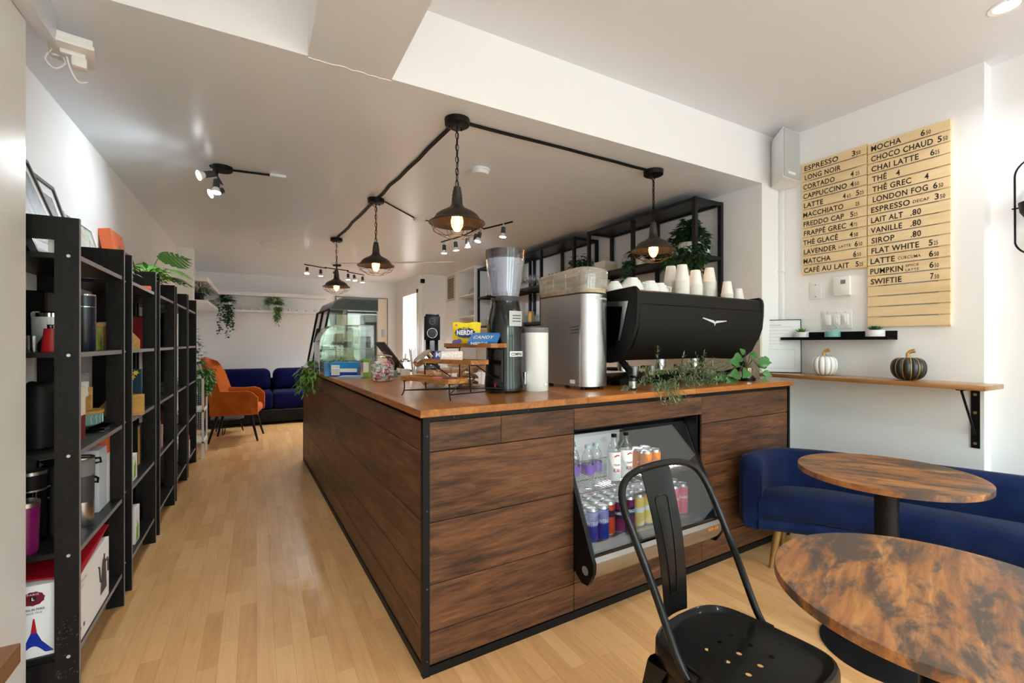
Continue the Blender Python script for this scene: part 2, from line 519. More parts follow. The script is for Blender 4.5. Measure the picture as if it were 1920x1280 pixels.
# ---------------------------------------------------------------- the room
for o in [x for x in D.objects if x.type == 'LIGHT' and x.name.startswith('window_daylight')]:
    o.data.cycles.is_portal = True
def wallbox(name, *b, mat=None, m2=None, kind=True):
    o = MB().box(*b).build(name, [mat or M_wall] + ([m2] if m2 else []), smooth=False)
    if m2:   # underside gets the ceiling paint
        for p in o.data.polygons:
            if p.normal.z < -.5: p.material_index = 1
    if kind: struct(o)
    return o
ZL, ZH = 2.42, 2.785
wallbox('floor', -1.6, 4.4, -2.6, 9.3, -.1, 0, mat=M_floor)
wallbox('ceiling', -1.6, 4.4, 2.035, 9.3, ZL, 2.95, mat=M_wall, m2=M_ceil)
wallbox('ceiling', -1.6, 4.4, -2.6, 2.035, ZH, 2.95, mat=M_wall, m2=M_ceil2)
wallbox('ceiling', .183, .525, -2.4, 2.035, ZL, ZH, mat=M_wall, m2=M_ceil)          # dropped soffit running to the street
wallbox('wall_left', -1.6, -.85, 2.1, 9.3, 0, ZL)
wallbox('wall_left', -1.6, -.665, -2.4, 2.1, 0, ZH, mat=M_wallgloss)
wallbox('wall_left', -.85, -.69, 6.88, 7.06, 0, ZL)
wallbox('wall_right', 3.47, 4.4, .921, 2.035, 0, ZH)
wallbox('wall_right', 3.57, 4.4, -2.4, .921, 0, ZH)
wallbox('wall_right', 3.24, 4.4, 2.035, 7.64, 0, ZL)
wallbox('wall_back', -1.6, 4.4, 9.07, 9.3, 0, ZL)
b = MB()
b.box(2.43, 2.5, 7.64, 7.72, 0, ZL); b.box(2.43, 2.5, 8.54, 9.07, 0, ZL); b.box(2.43, 2.5, 7.72, 8.54, 2.11, ZL)
struct(b.build('wall_right', M_wall, smooth=False))
wallbox('wall_right', 2.5, 4.4, 7.58, 7.68, 0, ZL)
wallbox('wall_back_room', 4.1, 4.4, 7.68, 9.07, 0, ZL)['kind'] = 'structure'
# door opening trim and the street wall behind the camera
b = MB()
for y0, y1 in ((7.66, 7.72), (8.54, 8.60)): b.box(2.415, 2.43, y0, y1, 0, 2.17)
b.box(2.415, 2.43, 7.66, 8.60, 2.11, 2.17)
struct(b.build('trim_1', M_white, smooth=False))
b = MB()
xs = [-1.6, -.45, .75, .9, 2.1, 2.25, 3.45, 4.4]
for i in range(0, 8, 2): b.box(xs[i], xs[i + 1], -2.6, -2.4, 0, 2.95)
for i in (1, 3, 5):
    b.box(xs[i], xs[i + 1], -2.6, -2.4, 0, .45); b.box(xs[i], xs[i + 1], -2.6, -2.4, 2.6, 2.95)
struct(b.build('wall_front', M_wall, smooth=False))
for k, i in enumerate((1, 3, 5)):
    x0, x1 = xs[i], xs[i + 1]
    b = MB()
    for q in ((x0, x0 + .05), (x1 - .05, x1)): b.box(*q, -2.56, -2.48, .45, 2.6)
    for q in ((.45, .5), (1.95, 2.0), (2.55, 2.6)): b.box(x0 + .05, x1 - .05, -2.56, -2.48, *q)
    f = struct(b.build('window_%d' % (k + 1), M_black, smooth=False))
    g = MB().box(x0 + .05, x1 - .05, -2.523, -2.517, .5, 1.95).box(x0 + .05, x1 - .05, -2.523, -2.517, 2.0, 2.55)
    g.build('pane', M_pane, f, smooth=False)
# rear door in the back wall
d = struct(MB().box(1.30, 2.24, 9.045, 9.07, 0, 2.10).build('door_1', M_door, smooth=False))
b = MB()
for (z0, z1) in ((.2, .95), (1.1, 1.95)):
    for (x0, x1) in ((1.42, 1.72), (1.82, 2.12)):
        b.box(x0, x1, 9.038, 9.0451, z0, z1)
b.build('door_panel', M_door, d, smooth=False)
b = MB(); b.rbox(2.14, 2.20, 9.02, 9.045, 1.36, 1.50, .008); b.build('keypad', plain('blue grey keypad', (176, 196, 208), .3), d)
b = MB(); b.cyl((2.17, 9.045, 1.05), (2.17, 8.99, 1.05), .012).tube([(2.17, 8.99, 1.05), (2.06, 8.985, 1.05)], .01); b.build('door_handle', M_steel, d)
b = MB(); b.box(2.24, 2.255, 9.04, 9.07, 0, 2.115); b.box(1.285, 1.30, 9.04, 9.07, 0, 2.115); b.box(1.285, 2.255, 9.04, 9.07, 2.10, 2.115)
struct(b.build('trim_2', plain('dark door gap', (120, 112, 100), .6), smooth=False))
# plaster seam on the soffit
b = MB(); random.seed(3)
pts = [(.185 + .34 * i / 14, 2.035 + .012 + random.uniform(-.006, .006), ZL - .0005) for i in range(15)]
b.tube(pts, .0022, 5)
struct(b.build('trim_3', M_white))
# white tall panel and niche between doorway wall and the steel rack
b = MB()
b.box(2.9, 3.24, 7.03, 7.58, 0, ZL)
struct(b.build('wall_cupboard_front', M_wall, smooth=False))
v = thing('wall_vent', 'beige louvred wall vent above the white cupboard panel near the shelf niche', 'vent', (2.9, 7.3, 2.17))
MB().box(-.012, 0, -.17, .17, -.21, .21).build('frame', M_beigepanel, v, smooth=False)
b = MB()
for i in range(13): b.box(-.018, -.0125, -.13, .13, -.17 + i * .0265, -.155 + i * .0265)
b.build('louvre', plain('brown vent louvre', (96, 76, 56), .6), v, smooth=False)  # louvres in a darker brown than their beige frame
c = thing('wall_cabinet', 'open white wall cabinet with two shelves of glassware beside the vent', 'cabinet', (2.9, 6.36, 1.55))
b = MB(); b.box(0, .34, 0, .02, 0, .87).box(0, .34, .65, .67, 0, .87).box(.32, .34, .02, .65, 0, .87).box(0, .34, .02, .65, .85, .87)
b.build('carcass', M_white, c, smooth=False)
for z in (.10, .44): MB().box(0, .32, .02, .65, z, z + .02).build('shelf', M_white, c, smooth=False)

# backsplash and back bar along the right wall (partly seen between the machines)
wallbox('trim_4', 3.225, 3.24, 2.04, 7.0, .9, 1.46, mat=M_beigepanel)
t = thing('back_bar', 'white back bar cabinet with wooden top under the black steel rack', 'cabinet', (2.72, 2.75, 0))
MB().box(0, .5, 0, 4.2, 0, .87).build('body', M_white, t, smooth=False)
MB().box(-.02, .5, -.01, 4.2, .87, .90).build('worktop', M_topy, t, smooth=False)
for i in range(7): MB().box(-.018, -.001, .04 + i * .595, .6 + i * .595, .08, .84).build('door', M_white, t, smooth=False)

# ---------------------------------------------------------------- service island
TH = radians(1.7)
CL = (.546, 1.649)
def L2W(x, y, z=0):
    return (CL[0] + x * cos(TH) - y * sin(TH), CL[1] + x * sin(TH) + y * cos(TH), z)
isl = thing('service_counter', 'L shaped service counter clad in rustic brown planks with black edge trim', 'counter', (CL[0], CL[1], 0), TH)
ZC = .972
# side cladding (faces the aisle): long planks
zs = [.035, .158, .337, .571, .837, ZC - .02]
b = MB(); random.seed(5)
for i in range(5):
    cuts = [.02] + sorted(random.uniform(.4, 3.4) for _ in range(2)) + [3.69]
    for y0, y1 in zip(cuts, cuts[1:]):
        b.rbox(0, .012, y0 + .0006, y1 - .0006, zs[i] + .0015, zs[i + 1] - .0015, .0012, 1)
b.build('side_cladding', M_cwoody, isl)
b = MB()
def planks(x0, x1, z0, z1, y=0.0, lv=None):
    ed = [z0] + [z for z in (lv or zs) if z0 + .02 < z < z1 - .02] + [z1]
    for a, c in zip(ed, ed[1:]):
        b.rbox(x0 + .0008, x1 - .0008, y, y + .012, a + .0018, c - .0018, .0012, 1)
planks(.02, .708, .035, .837); 
b.rbox(.021, .33, 0, .012, .839, ZC - .022, .0012, 1); b.rbox(.3316, .708, 0, .012, .839, ZC - .022, .0012, 1)
b.build('front_cladding', M_cwood, isl)
b = MB(); planks(.71, 1.606, .852, ZC - .02); b.build('front_cladding', M_cwood, isl)
b = MB(); planks(1.606, 2.47, .035, ZC - .02, lv=[.04, .16, .345, .57, .80]); b.build('front_cladding', M_cwood, isl)
b = MB(); planks(.71, 1.35, .035, .215); planks(1.35, 1.606, .035, .215); b.build('front_cladding', M_cwood, isl)
# carcass
b = MB()
b.box(.013, .66, .70, 3.69, 0, ZC - .004); b.box(.013, .66, .013, .70, 0, ZC - .004)
b.box(1.62, 2.47, .013, .68, 0, ZC - .004); b.box(.66, 1.62, .64, .68, 0, ZC - .004)
b.box(.66, 1.62, .013, .64, 0, .20); b.box(.66, 1.62, .03, .64, .87, ZC - .004)
b.build('carcass', M_black, isl, smooth=False)
b = MB()
b.box(-.006, .02, -.006, .02, 0, ZC)                               # corner post
b.box(-.004, 0.0, .02, 3.70, 0, .034); b.box(.02, 2.48, -.004, 0, 0, .034)
b.box(2.472, 2.49, -.006, .013, 0, ZC)
b.box(-.002, .01, 3.692, 3.712, 0, ZC)
b.box(.02, .50, -.002, .010, ZC - .019, ZC)
b.box(.50, 2.48, .0, .010, ZC - .019, ZC)
b.build('edge_trim', M_blackmatte, isl, smooth=False)
for z in (.06, .33, .62, .9): MB().cyl((.009, -.006, z), (.009, -.0085, z), .0035, n=8).build('screw', M_darkgrey, isl)
for x in (.12, .30, .46): MB().cyl((x, -.002, ZC - .009), (x, -.0045, ZC - .009), .003, n=8).build('screw', M_darkgrey, isl)
for x in (.34, .62): MB().cyl((x, .0, .865), (x, -.0012, .865), .006, n=10).build('screw', M_darkgrey, isl)
# worktop: two slabs with a joint at x = .77 (a thing of its own, each)
b = MB(); b.rbox(-.022, .775, -.022, .70, ZC, ZC + .029, .002, 1); b.rbox(-.022, .66, .70, 3.70, ZC, ZC + .029, .002, 1)
w1 = b.build('worktop_slab', M_topy); tag(w1, 'long varnished wooden worktop on the aisle side of the counter', 'worktop', None, (CL[0], CL[1], 0), TH)
b = MB(); 
for i, (x0, x1) in enumerate(((.777, 1.53), (1.5315, 2.02), (2.0215, 2.50))):
    b.rbox(x0, x1, -.022, .70, ZC, ZC + .029, .002, 1)
w2 = b.build('worktop_slab', M_top); tag(w2, 'orange varnished worktop slab under the espresso machine', 'worktop', None, (CL[0], CL[1], 0), TH)
b = MB(); b.box(-.03, .1, 3.66, 3.74, ZC - .012, ZC - .001); 
b.build('end_cap', M_blackmatte, isl, smooth=False)
ZT = ZC + .029   # worktop surface  1.001

# ---------------------------------------------------------------- open front cooler in the counter
fr = thing('open_front_cooler', 'black drinks cooler with sloping glass set into the counter front', 'cooler', (CL[0], CL[1], 0), TH)
X0, X1 = .715, 1.60
b = MB()
b.box(X0, X0 + .012, .02, .62, .215, .85, 1); b.box(X1 - .012, X1, .02, .62, .215, .85, 1); b.box(X0 + .012, X1 - .012, .61, .62, .215, .85)
b.build('liner', [plain('cooler liner grey', (170, 172, 170), .35), M_black], fr, smooth=False)
MB().box(X0 + .012, X1 - .012, -.02, .61, .285, .318).build('cooler_floor', M_steel, fr, smooth=False)
MB().box(X0, X1, .09, .62, .825, .851).build('top_panel', M_black, fr, smooth=False)
# side cheeks
for xx in (X0 + .004, X1 + .001):
    poly = [(-.118, .225), (-.135, .26), (-.137, .30), (-.118, .335), (.10, .82), (.13, .82), (.13, .60), (.0, .30), (-.02, .215), (-.06, .19), (-.10, .195)]
    MB().prism(poly, xx - .014, xx + .004, 'x').build('side_cheek', M_black, fr)
b = MB(); b.cyl((X0 - .011, -.085, .255), (X0 - .013, -.085, .255), .02, n=20); b.build('cap', M_grey, fr)
gy0, gz0, gy1, gz1 = -.112, .322, .108, .815
b = MB(); 
b.add([(X0 + .02, gy0, gz0), (X1 - .02, gy0, gz0), (X1 - .02, gy1, gz1), (X0 + .02, gy1, gz1)], [(0, 1, 2, 3)])
n_ = Vector((0, -(gz1 - gz0), gy1 - gy0)).normalized() * .004
b.add([tuple(Vector(p) + n_) for p in ((X0 + .02, gy0, gz0), (X1 - .02, gy0, gz0), (X1 - .02, gy1, gz1), (X0 + .02, gy1, gz1))], [(0, 1, 2, 3)])
b.build('front_glass', M_coolglass, fr, smooth=False)
b = MB()
for xx in (X0 + .012, X1 - .012): b.tube([(xx, gy0, gz0), (xx, gy1, gz1)], .009, 6)
b.tube([(X0 + .01, gy0, gz0), (X1 - .01, gy0, gz0)], .009, 6); b.tube([(X0 + .01, gy1, gz1), (X1 - .01, gy1, gz1)], .012, 6)
b.build('glass_frame', M_blackgloss, fr)
b = MB(); poly = [(-.118, .318), (-.134, .30), (-.134, .262), (-.118, .232), (-.10, .215), (-.02, .215), (-.02, .285), (-.10, .318)]
b.prism(poly, X0 + .009, X1 - .014, 'x'); b.build('front_trim', plain('satin aluminium trim', (168, 166, 164), .25, metal=.9), fr)
b = MB(); b.text('NEW-AIR', 0, 0, .016, .085, M=Matrix.Translation((X1 - .125, -.1345, .279)) @ Matrix.Rotation(pi / 2, 4, 'X'), bold=.03)
b.build('nameplate_lettering', plain('amber lettering', (226, 138, 44), .4), fr, smooth=False)
b = MB()
for i in range(44): b.tube([(X0 + .03 + i * .0192, .0 - .0, .560), (X0 + .03 + i * .0192, .44, .560)], .0015, 4)
for y in (-.004, .15, .44): b.tube([(X0 + .02, y, .5585), (X1 - .02, y, .5585)], .003, 6)
b.build('wire_shelf', M_chrome, fr)
l = lamp('cooler_fill_light', 'AREA', L2W(1.16, .33, .818), 5, (1, .98, .95), (0, 0, TH), shape='RECTANGLE', size=.75, size_y=.03)  # lamp added under the top panel to brighten the drinks
MB().box(X0 + .05, X1 - .05, .30, .36, .82, .8245).build('fill_tube', glow('tube', (1, .98, .95), 1.2), fr, smooth=False)  # glowing strip made up to go with the added lamp

# cans and bottles
def can_mesh(body, mats, text=None, tcol=None, h=.163, r=.0305, label_z=.088):
    b = MB()
    b.lathe([(0, .002), (r * .8, 0), (r, .009)], 24, m=1)
    b.lathe([(r, .009), (r, h * .5), (r, h - .014)], 24, m=0)
    b.lathe([(r, h - .014), (r * .82, h - .002), (r * .86, h), (r * .8, h), (r * .78, h - .004), (0, h - .004)], 24, m=1)
    b.box(-.006, .006, -.014, .004, h - .0038, h - .0028, 1)
    if len(mats) > 2:
        b.lathe([(r + .0002, h * mats[3]), (r + .0002, h * mats[4])], 24, m=2)
    if text:
        w = len(text) * .010
        b.text(text, -w / 2, label_z, .014, w / 2, m=3 if len(mats) > 2 else 2, wrap=r + .0005, bold=.02)
    ms = [body, M_steel] + ([mats[2]] if len(mats) > 2 else []) + ([tcol] if text else [])
    return b, ms
def can(name, label, loc, spec, group=None, rz=0):
    b, ms = spec
    return tag(b.build(name, ms), label, 'can', group, loc, rz)
M_canblue = plain('blue can', (28, 56, 170), .25, metal=.4)
M_canwhiteblue = plain('pale blue can', (150, 160, 214), .25, metal=.3)
M_canred = plain('orange red can', (206, 74, 44), .28, metal=.3)
M_canpurple = plain('purple can', (124, 36, 92), .28, metal=.3)
M_cannavy = plain('dark indigo can', (38, 36, 84), .28, metal=.3)
M_canyellow = plain('pale yellow can', (240, 206, 120), .3)
M_canorange = plain('apricot can', (238, 140, 60), .3)
M_canpink = plain('pink can', (224, 92, 116), .3)
M_whiteink = plain('white print', (240, 240, 240), .5)
SP = {
 'blue': can_mesh(M_canblue, [0, 0, M_canwhiteblue, .5, .89], 'MONTELLIER', M_whiteink),
 'orange red': can_mesh(M_canred, [0, 0, M_cannavy, .55, .75]),
 'purple': can_mesh(M_canpurple, [0, 0, M_cannavy, .42, .7], 'SAMBAZON', M_whiteink),
 'pale yellow': can_mesh(M_canyellow, [0, 0, M_whiteink, .45, .6]),
 'apricot': can_mesh(M_canorange, [0], 'bubly', M_whiteink),
 'pink': can_mesh(M_canpink, [0], 'bubly', M_whiteink),
}
protos = {}
cols = [(.755, 'blue'), (.822, 'blue'), (.889, 'blue'), (.956, 'orange red'), (1.023, 'purple'), (1.09, 'purple'), (1.157, 'pale yellow'), (1.224, 'pale yellow'), (1.291, 'apricot'), (1.358, 'apricot'), (1.425, 'pink'), (1.492, 'pink')]
ordn = ['first', 'second', 'third', 'fourth', 'fifth', 'sixth', 'seventh', 'eighth', 'ninth', 'tenth', 'eleventh', 'twelfth']
for ri, rw in enumerate(('front', 'middle', 'back')):
    for ci, (x, c) in enumerate(cols):
        if ci == 0 and ri == 0: c = 'blue'
        if ri == 1 and ci in (1, 2): c = 'orange red'
        if ri == 2 and ci in (0,): c = 'orange red'
        lab = '%s slim can, %s from the left in the %s row on the cooler floor' % (c, ordn[ci], rw)
        y = .012 + ri * .068 + (.0 if ci < 3 else .028)
        loc = L2W(x + .01 * ri, y, .319)
        if c in protos:
            o = protos[c].copy(); COL.objects.link(o)
        else:
            b_, ms = SP[c]; o = b_.build('drink_can', ms); protos[c] = o
        tag(o, lab, 'can', 'slim cans on the cooler floor', loc, TH - .35 + random.uniform(-.2, .2))
# apricot four pack on the wire shelf
bx, ms = can_mesh(M_canorange, [0], 'AHA', M_whiteink, h=.125, r=.031, label_z=.05)
first = None
for i, (x, y, w) in enumerate(((1.235, .06, 'front left'), (1.30, .06, 'front right'), (1.235, .125, 'rear left'), (1.30, .125, 'rear right'))):
    if first is None: o = first = bx.build('drink_can', ms)
    else: o = first.copy(); COL.objects.link(o)
    tag(o, 'apricot can, %s of the four pack on the wire shelf' % w, 'can', 'four pack on the wire shelf', L2W(x, y, .563), TH - .3)
# tall white bottles with clear necks
def whitebottle():
    r = thing('glass_bottle', 'tall clear bottle with white label, left of the pair on the wire shelf', 'bottle', L2W(1.0, .05, .563), TH - .3, 'white labelled bottles on the wire shelf')
    MB().lathe([(0, 0), (.030, 0), (.033, .006), (.033, .15), (.028, .17), (.014, .195), (.0125, .225), (0, .225)], 20).build('body', M_glass, r)
    b = MB(); b.lathe([(.0336, .012), (.0336, .15)], 20); b.build('paper_label', M_paper, r)
    b = MB(); b.text('TRIAN', -.018, .085, .009, .018, wrap=.0345, bold=.01); b.text('Kiki', -.017, .055, .018, .017, wrap=.0345, m=1, bold=.02); b.tube([(-.012, -.0345, .13), (0, -.0352, .137), (.012, -.0345, .135)], .003, 6, m=1)
    b.build('lettering', [M_lettering, M_red], r, smooth=False)
    MB().lathe([(0, .22), (.0135, .22), (.0135, .235), (0, .236)], 16).build('cap', M_black, r)
    return r
wbt = whitebottle()
dup(wbt, 'tall clear bottle with white label, right of the pair on the wire shelf', L2W(1.085, .055, .563), TH - .2)
def waterbottle(label, loc):
    r = thing('water_bottle', label, 'bottle', loc, TH, 'water bottles at the left end of the wire shelf')
    pr = [(0, .004), (.026, 0)]
    for i in range(6): pr += [(.031, .008 + i * .009), (.0295, .0125 + i * .009)]
    pr += [(.0315, .065), (.0315, .115), (.0295, .12), (.031, .128), (.0285, .134), (.030, .142), (.022, .165), (.0125, .18), (.0125, .19), (0, .19)]
    MB().lathe(pr, 20).build('body', M_glass, r)
    MB().lathe([(.032, .068), (.032, .112)], 20).build('purple_label', M_purple, r)
    MB().lathe([(0, .186), (.0145, .186), (.0145, .2), (.013, .202), (0, .202)], 16).build('cap', plain('pale blue cap', (160, 190, 206), .4), r)
    return r
wp = waterbottle('small water bottle with purple label, front left on the wire shelf', L2W(.755, .06, .563))
dup(wp, 'small water bottle with purple label, right end of its row on the wire shelf', L2W(.895, .065, .563), .6)
dup(wp, 'small water bottle with purple label, middle of its row on the wire shelf', L2W(.828, .045, .563), .3)
dup(wp, 'small water bottle with purple label, behind the others on the wire shelf', L2W(.80, .125, .563), .9)
t = tag(MB().lathe([(0, 0), (.032, 0), (.034, .01), (.034, .12), (.012, .18), (.0115, .23), (0, .23)], 18).build('dark_bottle', M_black), 'dark glass bottle behind the white labelled bottles on the wire shelf', 'bottle', None, L2W(1.13, .13, .563))
# ---------------------------------------------------------------- bookshelves along the left wall
SZ = [.155, .51, .86, 1.215, 1.565]
def bookshelf(label, y0):
    w = .645
    r = thing('bookshelf', label, 'bookshelf', (-.85, y0, 0), 0, 'black brown bookshelves along the left wall')
    for yy in (0, w - .018):
        b = MB(); b.box(.235, .30, yy, yy + .018, 0, 1.69)
        b.box(.2995, .3006, yy + .001, yy + .017, 0, 1.69, 1)
        b.build('side_post', [M_shelf, M_shelfedge], r, smooth=False)
        MB().box(0, .065, yy, yy + .018, 0, 1.69).build('side_post', M_shelf, r, smooth=False)
        for z0, z1 in ((1.61, 1.69), (.06, .137)):
            MB().box(.065, .235, yy, yy + .018, z0, z1).build('cross_rail', M_shelf, r, smooth=False)
    for z in SZ:
        b = MB(); b.box(.002, .292, .0185, w - .0185, z - .018, z)
        b.box(.292, .2932, .0185, w - .0185, z - .0175, z - .0005, 1)
        b.build('shelf_board', [M_shelfh, M_shelfedge], r, smooth=False)
    for yy in (-.0001, w + .0001):
        for z in SZ:
            s = -1 if yy < 0 else 1
            MB().cyl((.272, yy, z - .01), (.272, yy + s * .0016, z - .01), .0055, n=12).build('screw', M_screw, r)
    return r
by = [2.167, 2.95, 3.71, 4.435, 5.15]
names = ['nearest black brown bookshelf with thermoses and a big kettle box on its lowest shelf',
         'second nearest black brown bookshelf with wooden boxes and green white cartons',
         'middle black brown bookshelf, third from the camera, with thin books on end',
         'fourth black brown bookshelf from the camera with dark and purple boxes',
         'farthest black brown bookshelf beside the white display cabinet']
bs = bookshelf(names[0], by[0])
for n_, y in zip(names[1:], by[1:]): dup(bs, n_, (-.85, y, 0))
# scuff marks on the near post stay part of that shelf
sc_ = MB(); random.seed(11)
for i in range(46):
    x = random.uniform(.238, .297); z = random.choice((random.gauss(.24, .02), random.gauss(.20, .02), random.gauss(.09, .012)))
    L = random.uniform(.002, .007); a = random.uniform(.2, 1)
    sc_.tube([(x, -.0004, z), (x + L * cos(a), -.0006, z + L * sin(a))], .0005, 4)
sc_.build('scuff_marks', plain('scuff grey', (120, 118, 116), .8), bs)

def shelfbox(name, label, cat, x0, x1, y0, y1, z, h, mats, rz=0, faces=None, r=.001):
    """carton with its own root at the centre of its base"""
    cx, cy = (x0 + x1) / 2, (y0 + y1) / 2
    o = MB().rbox(x0 - cx, x1 - cx, y0 - cy, y1 - cy, 0, h, r, 1).build(name, mats, smooth=False)
    tag(o, label, cat, None, (cx, cy, z), rz)
    return o
z1, z2, z3, z4, z5 = SZ
# -- unit 1, lowest shelf: kettle box
r = thing('kettle_box', 'large white carton with red flap and tower picture on the lowest shelf', 'box', (-.655, 2.40, z1 + .001))
b = MB(); b.box(-.16, .092, -.205, .20, 0, .25); b.build('carton', M_paper, r, smooth=False)
b = MB(); b.add([(-.16, -.16, .262), (.098, -.19, .251), (.093, .2, .30), (-.16, .2, .31), (-.16, -.16, .265), (.098, -.19, .256), (.093, .2, .303), (-.16, .2, .313)], [(0, 3, 2, 1), (4, 5, 6, 7), (0, 1, 5, 4), (1, 2, 6, 5), (2, 3, 7, 6), (3, 0, 4, 7)])
b.build('red_flap', M_red, r, smooth=False)
F = Matrix.Translation((0, -.2055, 0)) @ Matrix.Rotation(pi / 2, 4, 'X')   # front face, x -> x, y -> z
b = MB()
# tower: red spire, blue feet
b.add([tuple(F @ Vector(p)) for p in ((-.022, .135, .0005), (-.018, .135, .0005), (-.012, .085, .0005), (-.028, .085, .0005))], [(0, 1, 2, 3)], 0)
ou = [(-.028, .085), (-.040, .055), (-.075, .015), (-.05, .015)]
arc = [(-.05 + .062 * t, .015 + .024 * sin(pi * t)) for t in [i / 8 for i in range(9)]]
poly = [(-.012, .085), (-.028, .085), (-.040, .055), (-.078, .012), (-.058, .012)] + [(-.052 + .06 * t, .014 + .026 * sin(pi * t)) for t in [i / 8 for i in range(9)]] + [(.014, .012), (.032, .012), (.0, .055)]
b.add([tuple(F @ Vector((x, y, .0005))) for x, y in poly], [tuple(range(len(poly)))], 1)
b.build('tower_picture', [M_red, M_blue2], r, smooth=False)
b = MB(); N = 40
b.add([tuple(F @ Vector((-.022 + .030 * (1 + .04 * sin(11 * 2 * pi * k / N)) * cos(2 * pi * k / N), .205 + .024 * (1 + .04 * sin(11 * 2 * pi * k / N)) * sin(2 * pi * k / N), .0006))) for k in range(N)], [tuple(range(N))], 0)
b.build('seal', M_maroon, r, smooth=False)
b = MB(); b.text('PARIS', -.037, .217, .006, -.007, M=F, m=1, z=.0008); b.text('BORN IN PARIS', -.052, .164, .007, .008, M=F, z=.0006, bold=.02); b.text('SINCE 1910', -.045, .152, .006, .001, M=F, z=.0006)
b.add([tuple(F @ Vector(p)) for p in ((-.030, .196, .0009), (-.014, .196, .0009), (-.014, .213, .0009), (-.030, .213, .0009))], [(0, 1, 2, 3)], 0)
b.text('L', -.025, .200, .010, M=F, m=1, z=.001, bold=.04)
b.build('lettering', [M_lettering, M_paper], r, smooth=False)
G = Matrix.Translation((.0925, 0, 0)) @ Matrix.Rotation(pi / 2, 4, 'Z') @ Matrix.Rotation(pi / 2, 4, 'X')   # aisle face: x -> +Y, y -> z
b = MB()
ket = [(.075, .05), (.165, .05), (.15, .17), (.135, .185), (.115, .19), (.108, .185), (.098, .17)]
b.add([tuple(G @ Vector((x, y, .0006))) for x, y in ket], [tuple(range(len(ket)))])
b.tube([tuple(G @ Vector((x, y, .001))) for x, y in ((.088, .10), (.07, .11), (.062, .14), (.055, .175), (.045, .178))], .003, 5)
b.tube([tuple(G @ Vector((x, y, .001))) for x, y in ((.148, .165), (.17, .17), (.178, .15), (.178, .11))], .0035, 5)
b.tube([tuple(G @ Vector((x, y, .001))) for x, y in ((.125, .188), (.125, .203))], .003, 5)
b.build('kettle_picture', M_darkgrey, r, smooth=False)
b = MB(); b.text('KETTLE ONE', -.19, .21, .009, -.10, M=G); b.text('FELLOW', -.19, .19, .007, -.13, M=G)
for x in (-.17, -.13): b.cyl(tuple(G @ Vector((x, .045, 0))), tuple(G @ Vector((x, .045, .001))), .008, n=14)
b.build('lettering', M_ink, r, smooth=False)

def vessel(name, label, cat, loc, prof, mat, extra=(), group=None, rz=0, n=24):
    r = thing(name, label, cat, loc, rz, group)
    MB().lathe(prof, n).build('body', mat, r)
    for nm, pf, m in extra: MB().lathe(pf, n).build(nm, m, r)
    return r
# -- shelf 2
vessel('tumbler', 'magenta steel tumbler at the left end of the second shelf up', 'tumbler', (-.712, 2.235, z2), [(0, 0), (.033, 0), (.037, .01), (.04, .165), (0, .165)], M_magenta, [('lid', [(0, .165), (.041, .165), (.041, .18), (.036, .184), (0, .184)], M_steel)])
t = vessel('thermos', 'black thermos with two steel rings behind the magenta tumbler', 'thermos', (-.735, 2.36, z2), [(0, 0), (.043, 0), (.045, .006), (.045, .19), (0, .19)], M_blackgloss, [('collar', [(.0455, .19), (.0455, .196), (0, .196)], M_steel), ('lid', [(0, .196), (.044, .196), (.045, .25), (0, .25)], M_blackmatte), ('top_ring', [(0, .25), (.045, .25), (.045, .262), (.036, .266), (0, .266)], M_steel)])
r = thing('cloth_bag', 'crumpled black pouch with white lettering between the dark thermoses', 'bag', (-.70, 2.46, z2)); 
b = MB(); random.seed(2)
rows = [[(.055 * cos(a) * s * (1 + .08 * sin(5 * a + i)), .035 * sin(a) * s * (1 + .1 * sin(4 * a + i * 2)), z) for a in [2 * pi * k / 20 for k in range(20)]] for i, (s, z) in enumerate(((.9, 0), (1.05, .03), (1.0, .12), (.95, .2), (.7, .25), (.5, .262), (.8, .275), (.1, .28)))]
b.grid(rows, closed_u=True); b.build('body', M_blackmatte, r)
M_ = Matrix.Translation((.02, -.041, .05)) @ Matrix.Rotation(-.35, 4, 'Z') @ Matrix.Rotation(-pi / 2, 4, 'Y') @ Matrix.Rotation(pi/2, 4, 'Z') @ Matrix.Rotation(pi/2, 4, 'X')
b = MB(); b.text('Airpress', 0, 0, .016, .085, M=Matrix.Translation((.018, -.045, .05)) @ Matrix.Rotation(pi / 2, 4, 'X') @ Matrix.Rotation(pi / 2, 4, 'Z')); b.build('lettering', M_grey, r, smooth=False)
t = vessel('jug', 'dark grey jug with a loop handle behind the front post', 'jug', (-.655, 2.40, z2), [(0, 0), (.034, 0), (.037, .01), (.037, .19), (.030, .2), (.030, .205), (0, .205)], M_darkgrey)
MB().tube([(-.036, 0, .19), (-.06, -.01, .185), (-.072, -.012, .165), (-.06, -.01, .15), (-.037, 0, .145)], .0035, 6).build('handle', M_grey, t)
t = vessel('french_press', 'grey press tumbler with steel base beside the front post', 'coffee press', (-.622, 2.48, z2), [(0, .095), (.039, .095), (.040, .25), (.0385, .255), (0, .255)], M_darkgrey, [('steel_base', [(0, 0), (.036, 0), (.039, .006), (.0395, .096), (0, .096)], M_steel), ('lid', [(0, .2), (.0412, .2), (.0412, .262), (.035, .268), (0, .268)], M_grey), ('rim_ring', [(.0415, .268), (.042, .274), (.034, .277), (.03, .272)], M_steel)])
MB().tube([(.04, 0, .19), (.052, -.002, .182), (.05, -.003, .165), (.041, 0, .168)], .005, 6, flat=.6).build('strap', M_black, t); MB().tube([(.038, .01, .262), (.055, .012, .262), (.058, .012, .245), (.04, .01, .243)], .005, 6).build('lid_hook', M_black, t)
